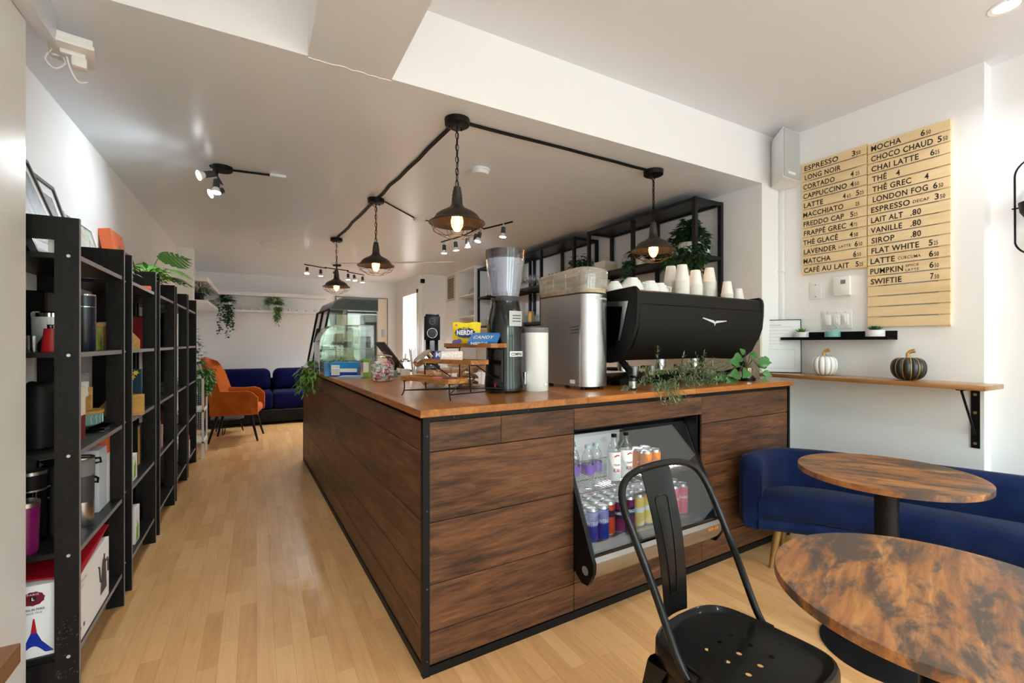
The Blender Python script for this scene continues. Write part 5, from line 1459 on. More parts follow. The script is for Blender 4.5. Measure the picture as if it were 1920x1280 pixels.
MB().tube([(.055, 0, -.012), (.30, -.02, -.010)], .008, 6).build('cord', M_black, r)
o = MB().rbox(-.05, .05, -.022, .022, -.018, 0, .003).build('raceway_end', M_ceil); tag(o, 'pale raceway end cap where the left spotlight cord stops', 'raceway', None, (.13, 3.585, ZL - .0005))
def track(label, loc, rz, offs, on, dirs):
    r = thing('track_light', label, 'ceiling light', loc, rz); bpy.context.view_layer.update()
    MB().lathe([(0, -.028), (.055, -.028), (.06, -.022), (.06, -.001), (0, -.001)], 32).build('canopy', M_black, r)
    segs = [[(-.56, -.05, -.085), (-.19, -.01, -.085), (-.19, -.01, -.072), (-.19, .02, -.072)], [(-.19, .02, -.072), (.19, -.02, -.072)], [(.19, -.02, -.072), (.19, .01, -.085), (.56, .08, -.085)]]
    for s_ in segs: MB().tube(s_, .0075, 8).build('bar', M_black, r)
    MB().cyl((0, 0, -.029), (0, 0, -.072), .008, n=8).build('stem', M_black, r)
    for x, o_, d in zip(offs, on, dirs):
        y = -.03 + .04 * (x + .56) / .37 if x < -.19 else (.02 - .04 * (x + .19) / .38 if x < .19 else .0 + .07 * (x - .19) / .37)
        spot_head(r, (x, y, -.08), d, o_, power=SPW, stem=.05)
    return r
track('six lamp black track light with zigzag bar on the ceiling near the back shelves', (1.86, 4.13, ZL), radians(-83), [-.54, -.33, -.12, .08, .16, .46], [True] * 6, [(0, 0, -1), (0, .1, -1), (-.1, .1, -1), (-.7, .3, -.6), (0, -.3, -1), (0, -.1, -1)])
track('six lamp black track light with zigzag bar over the far end of the counter', (1.05, 7.25, ZL), radians(28), [-.50, -.27, -.04, .2, .33, .52], [True, True, False, True, True, True], [(-.2, -.2, -1), (0, 0, -1), (.2, -.6, -.6), (0, 0, -1), (0, -.3, -1), (0, 0, -1)])
# recessed downlights in the high ceiling (one in view, the rest added as fill)
g0 = None
for i, (x, y) in enumerate(((2.99, .72), (1.5, .6), (-.2, .6), (2.99, -1.1), (1.5, -1.1), (-.2, -1.1))):
    r = thing('downlight_or_fill', 'round recessed downlight in the high ceiling, %s' % ('at the upper right corner of the view' if i == 0 else ['', 'unseen and added as fill, middle of the row above the tables', 'unseen and added as fill, left of the row above the bench', 'unseen and added as fill, right of the row by the street windows', 'unseen and added as fill, middle of the row by the street windows', 'unseen and added as fill, left of the row by the street windows'][i]), 'ceiling light', (x, y, ZH), 0, 'recessed downlights')
    MB().lathe([(.045, -.002), (.062, -.004), (.064, 0), (.045, 0)], 32, closed=True).build('trim_ring', M_white, r)
    MB().lathe([(0, -.0015), (.045, -.0015)], 32).build('lamp_face', M_recess, r)
    lamp('downlight', 'SPOT', (x, y, ZH - .02), DOWN, (.92, .96, 1), (0, 0, 0), spot_size=radians(150), spot_blend=.8, shadow_soft_size=.05)  # all but the first are added fill lamps out of view
# ---------------------------------------------------------------- things on the counter
def W3(x, y, z=0): return (x, y, ZT + z)
# tall smoky hopper grinder
r = thing('coffee_grinder', 'tall glossy black grinder with a big clear hopper beside the tiered stand', 'coffee grinder', W3(1.106, 2.051), radians(8))
MB().lathe([(0, .006), (.10, .006), (.105, .012), (.105, .05), (.1, .10), (.0995, .26), (.09, .36), (.076, .43), (.073, .44), (.073, .458), (0, .458)], 48).build('body', M_blackgloss, r)
for k in range(3):
    a = k * 2.1; MB().cyl((.08 * cos(a), .08 * sin(a), 0), (.08 * cos(a), .08 * sin(a), .007), .012, n=12).build('foot', M_black, r)
MB().lathe([(0, .458), (.07, .458), (.072, .465), (.072, .48), (.0, .48)], 40).build('collar', M_darkgrey, r)
MB().tube([(-.07, -.01, .475), (-.105, -.02, .476), (-.125, -.022, .474)], [.004, .006, .008], 8).build('adjust_lever', M_black, r)
b = MB(); pr = [(.070, .481), (.078, .53), (.090, .60), (.098, .66), (.101, .71)]
b.lathe(pr, 48); b.lathe([(q - .003, z) for q, z in pr], 48); b.lathe([(.098, .71), (.101, .71), (.102, .713), (.0975, .713)], 48, closed=True)
b.build('hopper', M_hopper, r)
MB().lathe([(.1005, .668), (.1025, .70), (.1035, .7135), (.1005, .7145), (.098, .70)], 48).build('hopper_rim', thin_glass('smoky rim', (170, 164, 160), .1, 1.5, .05, (120, 114, 110)), r)
b = MB(); random.seed(1)
for k in range(60):
    a = random.uniform(0, 6.28); q = random.uniform(.0, .066); b.sphere((q * cos(a), q * sin(a), .485 + random.uniform(0, .012)), .004, 6, 4)
o = b.build('coffee_beans', M_amber, r); o['kind'] = 'stuff'
b = MB(); b.text('COMPAK', -.034, .185, .0145, .034, m=1, wrap=.1013, bold=.03)
def curved_plate(b, a0, a1, z0, z1, R, m=0, n=10):
    b.grid([[(R * sin(a0 + (a1 - a0) * k / n), -R * cos(a0 + (a1 - a0) * k / n), z) for k in range(n + 1)] for z in (z0, z1)], m)
curved_plate(b, -.40, .40, .18, .206, .1005)
b.build('name_badge', [M_white, M_lettering], r, smooth=False)
b = MB(); curved_plate(b, -.42, .42, .33, .405, .0965)
for i in range(3): curved_plate(b, -.25, .3, .352 + i * .014, .356 + i * .014, .0972, 1)
b.build('grey_info_panel', [plain('pale grey panel', (186, 188, 190), .4), M_black], r)
b = MB(); curved_plate(b, .55, .95, .04, .10, .1062); b.build('rating_label', M_paper, r)
b = MB(); b.text('PK', -.012, .405, .010, .006, wrap=.083); b.build('logo_lettering', M_grey, r, smooth=False)
b = MB(); b.box(-.10, -.094, -.052, -.046, .03, .05); b.build('red_switch', M_red, r, smooth=False)
MB().lathe([(0, 0), (.064, 0), (.066, .004), (.067, .30), (.0, .30)], 40).build('body', M_white, thing('storage_canister', 'tall white cylinder canister between the two grinders', 'canister', W3(1.268, 2.018)))
can_r = D.objects['storage_canister']
MB().lathe([(0, .3005), (.0665, .3005), (.068, .304), (.068, .322), (.066, .326), (0, .326)], 40).build('lid', M_grey, can_r)
b = MB(); b.cyl((.018, -.064, .035), (.018, -.0685, .035), .008, n=16); b.build('knob', M_chrome, can_r)
# stainless on demand grinder
r = thing('coffee_grinder', 'brushed steel grinder with a rounded front and wide clear hopper', 'coffee grinder', W3(1.572, 1.87), radians(3))
def dshape(w, d, rr, n=10):
    pts = [(-w, d), (-w, rr)]
    for k in range(1, n): a = pi + pi * k / n; pts.append((w * cos(a), rr + (rr) * sin(a)))
    return pts + [(w, rr), (w, d)]
b = MB(); ds = dshape(.092, .40, .06, 14); b.prism(ds, .018, .505); b.build('body', M_steel, r, angle=28)
for x in (-.06, .06):
    for y in (.06, .34): MB().cyl((x, y, 0), (x, y, .0185), .014, n=14).build('foot', M_black, r)
for i in range(3): MB().tube([(-.0925, .06 + 0, .335 - i * .016), (-.0925, .13, .330 - i * .016)], .0016, 4).build('vent_slot', M_black, r)
b = MB()
def hop(sc, inset=0):
    rows = []
    for z, f, hd in ((.508, .97, 0), (.53, 1.0, 0), (.60, 1.03, 0), (.625, 1.03, 0), (.642, .98, 0), (.648, .9, 0)):
        rows.append([(x * (f * sc), (y - .2) * f * sc + .2, z - (.012 * max(0, (y - .2)) / .2 if z > .6 else 0)) for x, y in dshape(.094, .405, .06, 14)])
    return rows
rw = hop(1); b.grid(rw, closed_u=True); b.add(rw[-1], [tuple(range(len(rw[-1])))]); b.grid(hop(.965), closed_u=True)
b.build('hopper', M_hopper2, r, angle=50)
b = MB(); rows = [[(x * f, (y - .2) * f + .2, z) for x, y in dshape(.088, .395, .06, 14)] for z, f in ((.5065, .99), (.535, .99), (.540, .8))]
b.grid(rows, closed_u=True); b.add(rows[-1], [tuple(range(len(rows[-1])))]); o = b.build('ground_coffee', plain('beans and chaff', (192, 170, 140), .9, var=30), r); o['kind'] = 'stuff'
b = MB(); rows = [[(x * f, (y - .2) * f + .2, z) for x, y in dshape(.0945, .405, .06, 14)] for z, f in ((.504, 1.0), (.509, 1.003), (.512, .99))]
b.grid(rows, closed_u=True); b.build('gasket', M_soil, r)
b = MB()
for y in (.16, .27): b.box(-.0985, -.0972, y, y + .003, .54, .61)
for z in (.60,): b.box(-.0988, -.0976, .07, .39, z, z + .0012)
b.build('hopper_rib', plain('clear rib', (220, 216, 206), .2), r, smooth=False)
FMs = Matrix.Rotation(pi / 2, 4, 'X')
def dwrap(b, body, x0, x1, z, h, m=0):
    vs, fs, w = glyphs(body, .02); out = []
    for x, y in vs:
        X = x0 + x / w * (x1 - x0); yy = .06 - .06 * sqrt(max(0, 1 - (X / .092) ** 2)); out.append((X, yy - .0012, z + y * h))
    b.add(out, fs, m)
b = MB(); dwrap(b, 'N', -.030, -.014, .476, .016); dwrap(b, 'SIMONELLI', -.008, .074, .476, .010); b.build('logo_lettering', M_white, r, smooth=False)
MB().box(-.0935, -.0922, .09, .13, .03, .05).build('rating_label', M_paper, r, smooth=False)
MB().cyl((-.092, .06, .035), (-.0935, .06, .035), .004, n=10).build('screw', M_grey, r)
# small black timer / tamper
r = thing('coffee_tamper', 'small steel and black tamper pot at the edge beside the steel grinder', 'tamper', W3(1.728, 1.79))
MB().lathe([(0, 0), (.022, 0), (.0225, .010), (0, .010)], 24).build('base', M_black, r); MB().lathe([(0, .0101), (.0212, .0101), (.0212, .046), (0, .046)], 24).build('body', M_steel, r); MB().lathe([(0, .0461), (.0225, .0461), (.0225, .052), (.019, .066), (.010, .073), (0, .074)], 24).build('dome', M_blackgloss, r)

# espresso machine
em = thing('espresso_machine', 'large matt black espresso machine with curved back panel and silver wing emblem', 'espresso machine', W3(1.735, 1.765), radians(3.6))
Wm = 1.215
def sidep(off=0):
    # (y, z) profile, y back (away from the customer)
    return [(.0, .53), (-.006, .50), (-.004, .42), (.004, .34), (.03, .27), (.045, .25), (.075, .19), (.13, .145), (.20, .135), (.44, .135), (.50, .20), (.52, .34), (.50, .47), (.44, .515), (.20, .538), (.02, .548)]
M_em = plain('matt black machine panel', (15, 15, 16), .5, spec=.22)
for nm, x0, x1 in (('side_panel', -.002, .022), ('side_panel', Wm - .022, Wm + .002)):
    b = MB(); b.prism([(y, z) for y, z in sidep()], x0, x1, 'x'); o = b.build(nm, M_em, em)
    md = o.modifiers.new('b', 'BEVEL'); md.width = .006; md.segments = 3; md.limit_method = 'ANGLE'
b = MB()
prof = [(.006, .522), (.002, .50), (.001, .457), (.004, .455), (.001, .453), (.0, .40), (.006, .34), (.022, .28), (.05, .225), (.09, .178), (.14, .152), (.145, .150), (.20, .148), (.20, .53), (.03, .532)]
b.prism(prof, .0225, Wm - .0225, 'x'); b.build('back_panel', M_em, em, angle=25)
MB().box(.023, Wm - .023, .2005, .47, .30, .53).build('boiler_housing', M_blackmatte, em, smooth=False)
MB().box(.023, Wm - .023, .2, .47, .1505, .165).build('under_tray', M_steel, em, smooth=False)
b = MB(); b.box(.023, Wm - .023, .14, .46, .151, .1525); 
emb = MB(); ex, ez = .68, .37
def EV(x, z): 
    # y of panel at height z
    y = 0 if ez + z > .40 else .006 * (.40 - ez - z) / .06
    return (ex + x, y - .0022, ez + z)
emb.add([EV(*p) for p in ((-.125, .022), (-.122, .027), (-.012, .011), (0, .003), (.012, .011), (.118, .014), (.118, .009), (.02, -.003), (.008, -.006), (0, -.022), (-.008, -.006), (-.02, -.003))], [(0, 1, 2, 11), (2, 3, 8, 9, 10, 11), (3, 4, 7, 8), (4, 5, 6, 7)])
emb.build('wing_emblem', plain('silver emblem', (222, 222, 222), .4, metal=.2), em, smooth=False)
# side recess with silver blade
b = MB(); b.prism([(.075, .44), (.46, .455), (.46, .23), (.16, .22)], -.004, -.0021, 'x'); b.build('side_recess', M_blackgloss, em, smooth=False)
b = MB(); b.prism([(.055, .47), (.46, .49), (.46, .465), (.095, .445), (.125, .26), (.115, .26)], -.009, -.0045, 'x'); b.build('silver_blade', M_steel, em, smooth=False)
b = MB(); 
for i in range(5): b.box(-.0062, -.0042, .16, .45, .27 + i * .033, .274 + i * .033)
b.build('vent_slot', M_black, em, smooth=False)
for x in (.05, Wm - .05):
    b = MB(); b.tube([(x, .16, .15), (x, .10, .095), (x, .105, .07), (x, .06, .02), (x, .05, .008)], [.02, .018, .016, .016, .02], 10); b.tube([(x, .105, .075), (x, .2, .05), (x, .30, .012)], [.015, .014, .018], 10)
    b.build('leg', M_black, em)
    b = MB(); b.tube([(x, .42, .15), (x, .44, .06), (x, .46, .008)], .018, 10); b.build('leg', M_black, em)
for x in (.25, .60, .95):
    g = MB().cyl((x, .34, .15), (x, .34, .09), .035, n=20).cyl((x, .34, .09), (x, .34, .075), .03, n=20).build('group_head', M_chrome, em)
    MB().tube([(x, .37, .085), (x, .50, .08)], .012, 8).build('portafilter_handle', M_black, g)
MB().box(.10, Wm - .10, .22, .52, .004, .05).build('drip_tray', M_black, em, smooth=False)
for x in (.30, .46, .78): MB().cyl((x, .30, .0505), (x, .30, .105), .03, .036, n=20).build('pitcher' if x != .46 else 'metal_cup', M_steel, em)
# cups on the machine
EMM = Matrix.Translation(W3(1.735, 1.765)) @ Matrix.Rotation(radians(3.6), 4, 'Z')
zt_ = .5325
def cupmesh(s=1.0):
    b = MB(); H = .100 * s; R0 = .043 * s; R1 = .029 * s   # upside down: wide rim at the bottom
    b.lathe([(R0 - .003, .001), (R0 + .0026, 0), (R0 + .0034, .0025), (R0 + .0026, .005), (R0, .0055), (R1, H - .002), (R1 - .001, H), (R1 - .003, H), (R1 - .004, H - .006), (0, H - .006)], 28)
    b.lathe([(R0 - .003, .001), (R1 - .004, H - .007)], 28)
    return b
cm = cupmesh(1.0); cms = cupmesh(.86)
big = None; sml = None; k_ = 0
stacks = [(.616, .27, 12, 'big', 'tall stack at the left of the paper cups'), (.582, .16, 11, 'big', 'stack second from the left'), (.866, .31, 8, 'big', 'stack behind the second stack'), (.729, .17, 9, 'big', 'middle stack of paper cups'), (.994, .25, 14, 'big', 'tallest stack, right of the middle'), (1.011, .13, 5, 'small', 'short stack of small cups'), (1.175, .15, 1, 'small', 'single cup alone at the right end')]
for sx, sy, n, kd, desc in stacks:
    for i in range(n):
        if kd == 'big':
            if big is None: o = big = cm.build('paper_cup', M_papercup)
            else: o = big.copy(); COL.objects.link(o)
        else:
            if sml is None: o = sml = cms.build('paper_cup', M_papercup)
            else: o = sml.copy(); COL.objects.link(o)
        p = EMM @ Vector((sx, sy, zt_ + i * (.0098 if kd == 'big' else .009)))
        if i == n - 1 and n > 1: lab = 'top white paper cup of the ' + desc.replace(' of paper cups', '').replace(' half hidden', '')
        elif n == 1: lab = 'upturned small white paper cup standing alone at the right end of the machine top'
        else: lab = 'white paper cup nested in the ' + desc.replace(' of paper cups', '').replace(' half hidden', '')
        tag(o, lab, 'cup', 'paper cups nested in the ' + desc if n > 1 else None, p, 0)
def ccup():
    r = thing('ceramic_cup', 'upturned white ceramic cup at the left end of the machine top', 'cup', EMM @ Vector((.06, .22, zt_)), 0, 'upturned ceramic cups on the machine')
    MB().lathe([(.046, .001), (.049, 0), (.050, .004), (.046, .03), (.034, .052), (.024, .058), (.024, .064), (.021, .064), (.020, .059), (0, .058)], 32).build('bowl', M_ceramic, r)
    MB().tube([(.045, 0, .015), (.062, 0, .018), (.064, 0, .035), (.044, 0, .042)], .004, 6).build('handle', M_ceramic, r)
    return r
c0 = ccup()
for (x, y, s, lab) in ((.158, .18, 1.35, 'large upturned white ceramic bowl cup in front on the machine top'), (.31, .18, 1.25, 'upturned white ceramic cup between the bowl cup and the paper cups'), (.42, .2, 1.2, 'upturned white ceramic cup touching the paper cup stacks'), (.16, .34, 1.0, 'upturned white ceramic cup behind the left bowl cup')):
    o = dup(c0, lab, EMM @ Vector((x, y, zt_)), random.uniform(0, 6)); o.scale = (s, s, s)

# plants in front of the machine
def rosemary(label, loc, seed, length=.5):
    random.seed(seed); r = thing('trailing_herb', label, 'plant', loc); b = MB(); st = MB()
    for i in range(34):
        x0 = random.uniform(-length / 2, length / 2); y0 = random.uniform(-.01, .05); z0 = random.uniform(.01, .11)
        p = Vector((x0, y0, z0)); d = Vector((random.uniform(-1, 1), random.uniform(-.35, .1), random.uniform(-.3, .4))).normalized(); pts = [p.copy()]
        hang = length > .4 and i % 4 == 0
        if hang: x0 = random.uniform(-.19, -.05); y0 = -.03; p = Vector((x0, y0, .03)); pts = [p.copy()]
        if hang: d = Vector((random.uniform(-.4, .4), -1, -.1)).normalized()
        for k in range(9):
            d = (d + Vector((random.uniform(-.2, .2), random.uniform(-.12, .08), -.05 - (.22 if hang and k > 2 else 0)))).normalized()
            p = p + d * .017
            if p.z < .006 and p.y > -.10: p.z = .006 + random.uniform(0, .01)
            pts.append(p.copy())
        st.tube([tuple(q) for q in pts], .0013, 4)
        for q in pts:
            for s in range(4):
                b.leaf(q, (random.uniform(-1, 1), random.uniform(-1, .4), random.uniform(-.3, .9)), (0, 0, 1), random.uniform(.02, .034), .0045, m=s % 2, shape=(.6, 1, .8, 0))
    st.build('stems', M_stem, r); b.build('needle_leaves', [plain('pale sage needle', (158, 166, 122), .55), plain('grey green needle', (104, 136, 104), .55)], r, smooth=False)
    return r
rosemary('narrow leaved trailing plant spilling over the counter edge below the machine', W3(1.98, 1.755), 4, .50)
rosemary('narrow leaved trailing plant behind the first, right of the chrome cup', W3(2.36, 1.86), 6, .30)
r = thing('potted_peperomia', 'broad leaved green plant in a small chrome pot at the right end of the counter', 'plant', W3(2.80, 1.86))
MB().lathe([(0, 0), (.05, 0), (.052, .02), (0, .02)], 28).build('saucer', M_black, r)
MB().lathe([(0, .0205), (.028, .0205), (.035, .085), (.032, .085), (.027, .03), (0, .03)], 28).build('pot', M_chrome, r)
b = MB(); st = MB(); random.seed(12)
for (dx, dy, dz, L) in ((-.17, -.06, .05, .09), (-.10, -.07, .075, .08), (-.22, -.02, .03, .085), (-.13, -.03, .12, .085), (.02, -.06, .12, .085), (.06, -.04, .10, .08), (.05, -.075, .055, .06), (-.03, -.06, .14, .08), (.09, -.02, .09, .07), (.06, 0, .16, .055), (-.06, .0, .16, .08), (.04, -.08, .02, .05), (.0, .02, .17, .05), (-.2, -.05, .0, .08), (.08, -.06, .13, .06), (.02, .06, .13, .08), (-.27, .02, .05, .08), (-.24, .0, .012, .075)):
    p = (dx, dy, max(.02, dz)); st.tube([(0, 0, .08), (dx * .5, dy * .5, .09 + dz * .5), p], .0018, 5)
    b.leaf(p, (dx + random.uniform(-.03, .03), dy * .5 - .01, random.uniform(-.06, .05)), (-.35, -1, .45), L, L * .82, droop=.35, shape=(.25, .8, 1, .95, .7, .3, 0))
st.build('stems', M_stem, r); b.build('leaves', plain('deep green peperomia leaf', (58, 116, 50), .32, var=16), r)

# tiered stand with sweets
Ld = Vector((.38, -.925, 0)).normalized(); Dd = Vector((.925, .38, 0)).normalized()
rz = atan2(Dd.y, Dd.x)
ts = thing('tiered_display_stand', 'three tier stand of wooden trays on black wire legs at the counter corner', 'display stand', W3(.655, 1.955), rz)
# local x = depth (rising), local y = -Ld
tiers = [(.045, .085, .36), (.18, .16, .36), (.315, .235, .36)]
for x, z, L in tiers:
    b = MB(); hw = .058; hl = L / 2; c = .022
    oct_ = [(x - hw, -hl + c), (x - hw + c, -hl), (x + hw - c, -hl), (x + hw, -hl + c), (x + hw, hl - c), (x + hw - c, hl), (x - hw + c, hl), (x - hw, hl - c)]
    b.prism(oct_, z - .010, z)
    inn = [(x + (a - x) * .86, q * .955) for a, q in oct_]
    n8 = 8
    b.add([(a, q, z) for a, q in oct_] + [(a, q, z) for a, q in inn] + [(a, q, z + .010) for a, q in oct_] + [(a, q, z + .010) for a, q in inn], [(k, (k + 1) % 8, 16 + (k + 1) % 8, 16 + k) for k in range(8)] + [(8 + (k + 1) % 8, 8 + k, 24 + k, 24 + (k + 1) % 8) for k in range(8)] + [(16 + k, 16 + (k + 1) % 8, 24 + (k + 1) % 8, 24 + k) for k in range(8)])
    b.build('tray', M_tray, ts, smooth=False)
for s in (-1, 1):
    y = s * .15
    b = MB()
    b.tube(sm([(.0, y, .074), (.0, y, .03), (-.005, y + s * .012, .004)], 3), .003, 6)
    b.tube([(.0, y, .028), (.30, y * .85, .018), (.40, y, .004)], .003, 6)
    b.tube([(.12, y, .15), (.13, y, .025)], .003, 6); b.tube([(.36, y, .225), (.36, y, .018)], .003, 6); b.tube([(.16, y, .15), (.36, y, .04)], .003, 6)
    for x, z, L in tiers: b.tube([(x - .05, y, z - .013), (x + .05, y, z - .013)], .003, 6)
    b.build('wire_leg', M_black, ts)
b = MB(); b.tube([(.0, -.15, .028), (.36, .15, .03)], .0028, 6); b.tube([(.0, .15, .028), (.36, -.15, .03)], .0028, 6); b.build('cross_brace', M_black, ts)
TS = Matrix.Translation(W3(.655, 1.955)) @ Matrix.Rotation(rz, 4, 'Z')
def onstand(x, y, z): return TS @ Vector((x, y, z))
M_candy = plain('yellow sweet bag', (250, 220, 26), .3, bumpy=.2, bscale=30)
VR = rz - pi / 2 + .0   # faces the customer: local -y toward -Dd
r = thing('sweet_bag', 'bright yellow bag of sweets standing on the top tray', 'sweet packet', onstand(.32, .065, .2365), atan2(Ld.y, Ld.x) + radians(30)); 
# local x along Ld, local y = Dd-ish, front faces -y
b = MB(); rows = []
for i in range(9):
    t = i / 8; z = .115 * t; th = .016 * sin(pi * min(1, t * 1.1 + .05)) + .001
    rows.append([((-.075 + .15 * k / 10) * (1 - .05 * sin(pi * t)), -th * sin(pi * k / 10) ** .6 + .02 * t, z + .003 * sin(k)) for k in range(11)])
b.grid(rows); b.grid([[(x, -y + .04 * (z / .115) + .001, z) for x, y, z in reversed(rw)] for rw in rows]); b.build('bag', M_candy, r)
b = MB(); cx = 0; N = 26
b.add([(.050 * (1 + .10 * (k % 2)) * cos(2 * pi * k / N), -.0185 + .0, .062 + .024 * (1 + .12 * (k % 2)) * sin(2 * pi * k / N)) for k in range(N)], [tuple(range(N))], 0)
b.text('NERDS', -.042, 0, .022, .042, m=1, M=Matrix.Translation((0, -.0195, .052)) @ Matrix.Rotation(pi / 2, 4, 'X'), bold=.05)
b.text('WONKA', -.018, 0, .006, .018, m=2, M=Matrix.Translation((0, -.0195, .079)) @ Matrix.Rotation(pi / 2, 4, 'X'), bold=.03)
for x, z, s, m in ((-.05, .014, .016, 3), (-.03, .02, .014, 3), (.03, .018, .015, 2), (.052, .012, .012, 3), (-.045, .10, .007, 4)):
    b.add([(x + s * cos(2 * pi * k / 14), -.0192, z + s * .8 * sin(2 * pi * k / 14)) for k in range(14)], [tuple(range(14))], m)
b.build('print', [plain('dark blue splash', (30, 50, 110), .4), M_paper, M_yellow, M_purple, M_pink], r, smooth=False)
o = MB().rbox(-.07, .07, -.045, .045, 0, .022, .003, 1).build('sweet_box', plain('blue sweet carton', (30, 120, 196), .3)); tag(o, 'flat blue box of sweets lying on the top tray', 'sweet packet', None, onstand(.305, -.075, .2575), atan2(Ld.y, Ld.x) + .45); o.rotation_euler = (radians(28), 0, atan2(Ld.y, Ld.x) + .45)
b = MB(); b.text('NERDS', -.055, 0, .014, .03, M=Matrix.Translation((0, -.0456, .004)) @ Matrix.Rotation(pi / 2, 4, 'X'), bold=.04); b.text('CANDY', -.05, -.02, .03, .05, M=Matrix.Translation((0, 0, .0224)), bold=.02); b.build('lettering', M_paper, o, smooth=False)
def mints(label, loc, rz_, m, m2):
    r = thing('mint_tin', label, 'sweet packet', loc, rz_, 'mint tins on the middle tray')
    r.rotation_euler = (radians(-22), 0, rz_ + radians(38))
    MB().rbox(-.054, .054, -.010, .010, 0, .050, .0095, 3).build('tin', m, r)
    b = MB(); b.text('MINTS', -.044, 0, .022, .044, M=Matrix.Translation((0, -.0104, .016)) @ Matrix.Rotation(pi / 2, 4, 'X'), bold=.04); b.build('lettering', m2, r, smooth=False)
    return r
mints('blue mint tin behind the pastel tin on the middle tray', onstand(.185, .075, .1615), atan2(Ld.y, Ld.x), plain('blue violet tin', (74, 84, 168), .3), M_paper)
mints('pastel pink and blue mint tin in front on the middle tray', onstand(.165, .01, .1615), atan2(Ld.y, Ld.x), artmat('pastel tin print', [(236, 190, 178), (240, 214, 190), (170, 190, 220)], (30, 30, 30), 2), M_paper)
for i, (y, m, c) in enumerate(((-.04, M_pink, 'pink'), (-.10, M_magenta, 'magenta'))):
    o = MB().rbox(-.036, .036, -.014, .014, 0, .009, .002, 1).build('gum_packet', m, smooth=False); tag(o, c + ' gum packet lying flat on the lowest tray', 'sweet packet', 'gum packets on the lowest tray', onstand(.045, y, .0862), atan2(Ld.y, Ld.x))

# cookie jars behind the stand
r = thing('cookie_jar', 'round glass cookie jar lying tilted with a chrome lid behind the stand', 'jar', W3(.86, 2.42)); 
jar = MB(); q = Matrix.Translation((0, 0, .082)) @ Matrix.Rotation(radians(-38), 4, 'Y') @ Matrix.Translation((0, 0, -.082)); jar.M = q
jar.lathe([(0, .0), (.06, .004), (.085, .04), (.09, .08), (.085, .13), (.06, .165), (.05, .172)], 40); jar.build('body', M_glass, r)
b = MB(); b.M = q; b.lathe([(.048, .17), (.058, .17), (.06, .172), (.06, .198), (.052, .204), (0, .204)], 40); b.build('lid', M_chrome, r)
b = MB(); b.text('Kinder', -.03, 0, .016, .03, M=Matrix.Translation((.01, -.0905, .09)) @ Matrix.Rotation(pi / 2, 4, 'X'), bold=.03); b.build('lettering', M_red, r, smooth=False)
random.seed(3)
def cookies(r, n, pos):
    for i in range(n):
        b = MB(); b.M = Matrix.Translation(pos(i)) @ Matrix.Rotation(random.uniform(-1.2, 1.2), 4, 'X') @ Matrix.Rotation(random.uniform(-.6, .6), 4, 'Y')
        b.lathe([(0, 0), (.018, 0), (.022, .004), (.02, .010), (.01, .013), (0, .013)], 14); o = b.build('cookie', M_cookie); 
        yield o
wpos = W3(.86, 2.42)
for i, o in enumerate(cookies(None, 14, lambda i: (wpos[0] + .045 * cos(i * 2.4), wpos[1] + .045 * sin(i * 2.4), wpos[2] + .025 + (i // 5) * .022))): tag(o, 'small baked cookie inside the tilted round jar', 'cookie', 'cookies in the round jar')
r = thing('cookie_jar', 'square glass jar full of cookies between the stand and the black grinder', 'jar', W3(1.045, 2.40), .3)
b = MB()
b.rbox(-.065, .065, -.065, .065, .0, .135, .012, 3); b.build('body', M_glass, r); MB().lathe([(0, .136), (.05, .136), (.052, .15), (0, .152)], 32).build('lid', M_glass, r)
wpos = W3(1.045, 2.40)
for i, o in enumerate(cookies(None, 24, lambda i: (wpos[0] + .032 * ((i % 3) - 1) + .004, wpos[1] + .03 * (((i // 3) % 3) - 1), wpos[2] + .02 + (i // 9) * .036))): tag(o, 'small baked cookie inside the square jar', 'cookie', 'cookies in the square jar')
# round sweet jar
r = thing('sweet_jar', 'round glass jar filled with red and white wrapped sweets', 'jar', W3(.715, 3.0))
MB().lathe([(0, .003), (.06, .0), (.072, .01), (.074, .11), (.062, .135), (.052, .145), (.056, .15)], 36).build('body', M_glass, r)
MB().lathe([(0, .150), (.058, .150), (.06, .16), (.03, .17), (.012, .172), (.016, .188), (0, .190)], 32).build('lid', M_glass, r)
random.seed(21); b = MB()
for i in range(260):
    a = random.uniform(0, 6.28); q_ = sqrt(random.random()) * .060; z = random.uniform(.012, .122)
    b.M = Matrix.Translation((q_ * cos(a), q_ * sin(a), z)) @ Matrix.Rotation(random.uniform(0, 3), 4, 'Z') @ Matrix.Rotation(random.uniform(0, 3), 4, 'X')
    b.box(-.012, .012, -.008, .008, -.002, .002, 0 if i % 4 else (1 if i % 8 else 2))
o = b.build('wrapped_sweets', [M_paper, M_red, M_pink], r, smooth=False); o['kind'] = 'stuff'
r = thing('sugar_dispenser', 'ridged glass sugar pourer with steel spout behind the stand', 'sugar dispenser', W3(.925, 3.22))
b = MB(); b.lathe([(0, 0), (.035, 0), (.037, .01), (.037, .10), (.034, .115)], 18); b.build('body', M_glass, r, angle=5)
MB().lathe([(0, .004), (.033, .004), (.033, .06), (0, .062)], 24).build('sugar', M_paper, r)
b = MB(); b.lathe([(.037, .112), (.037, .125), (.02, .135), (0, .136)], 24); b.build('lid', M_chrome, r)
MB().tube([(0, 0, .13), (.004, 0, .17)], .006, 8).build('spout', M_chrome, r)
r = thing('straw_cup', 'clear cup holding wrapped white straws beside the doorway view', 'cup', W3(1.02, 3.30))
MB().lathe([(0, .002), (.03, 0), (.038, .11)], 24).build('body', M_glass, r)
b = MB(); random.seed(2)
for i in range(16): a = random.uniform(0, 6.28); b.tube([(.012 * cos(a), .012 * sin(a), .005), (.04 * cos(a), .04 * sin(a), random.uniform(.19, .215))], .0035, 5)
b.build('straws', M_paper, r)
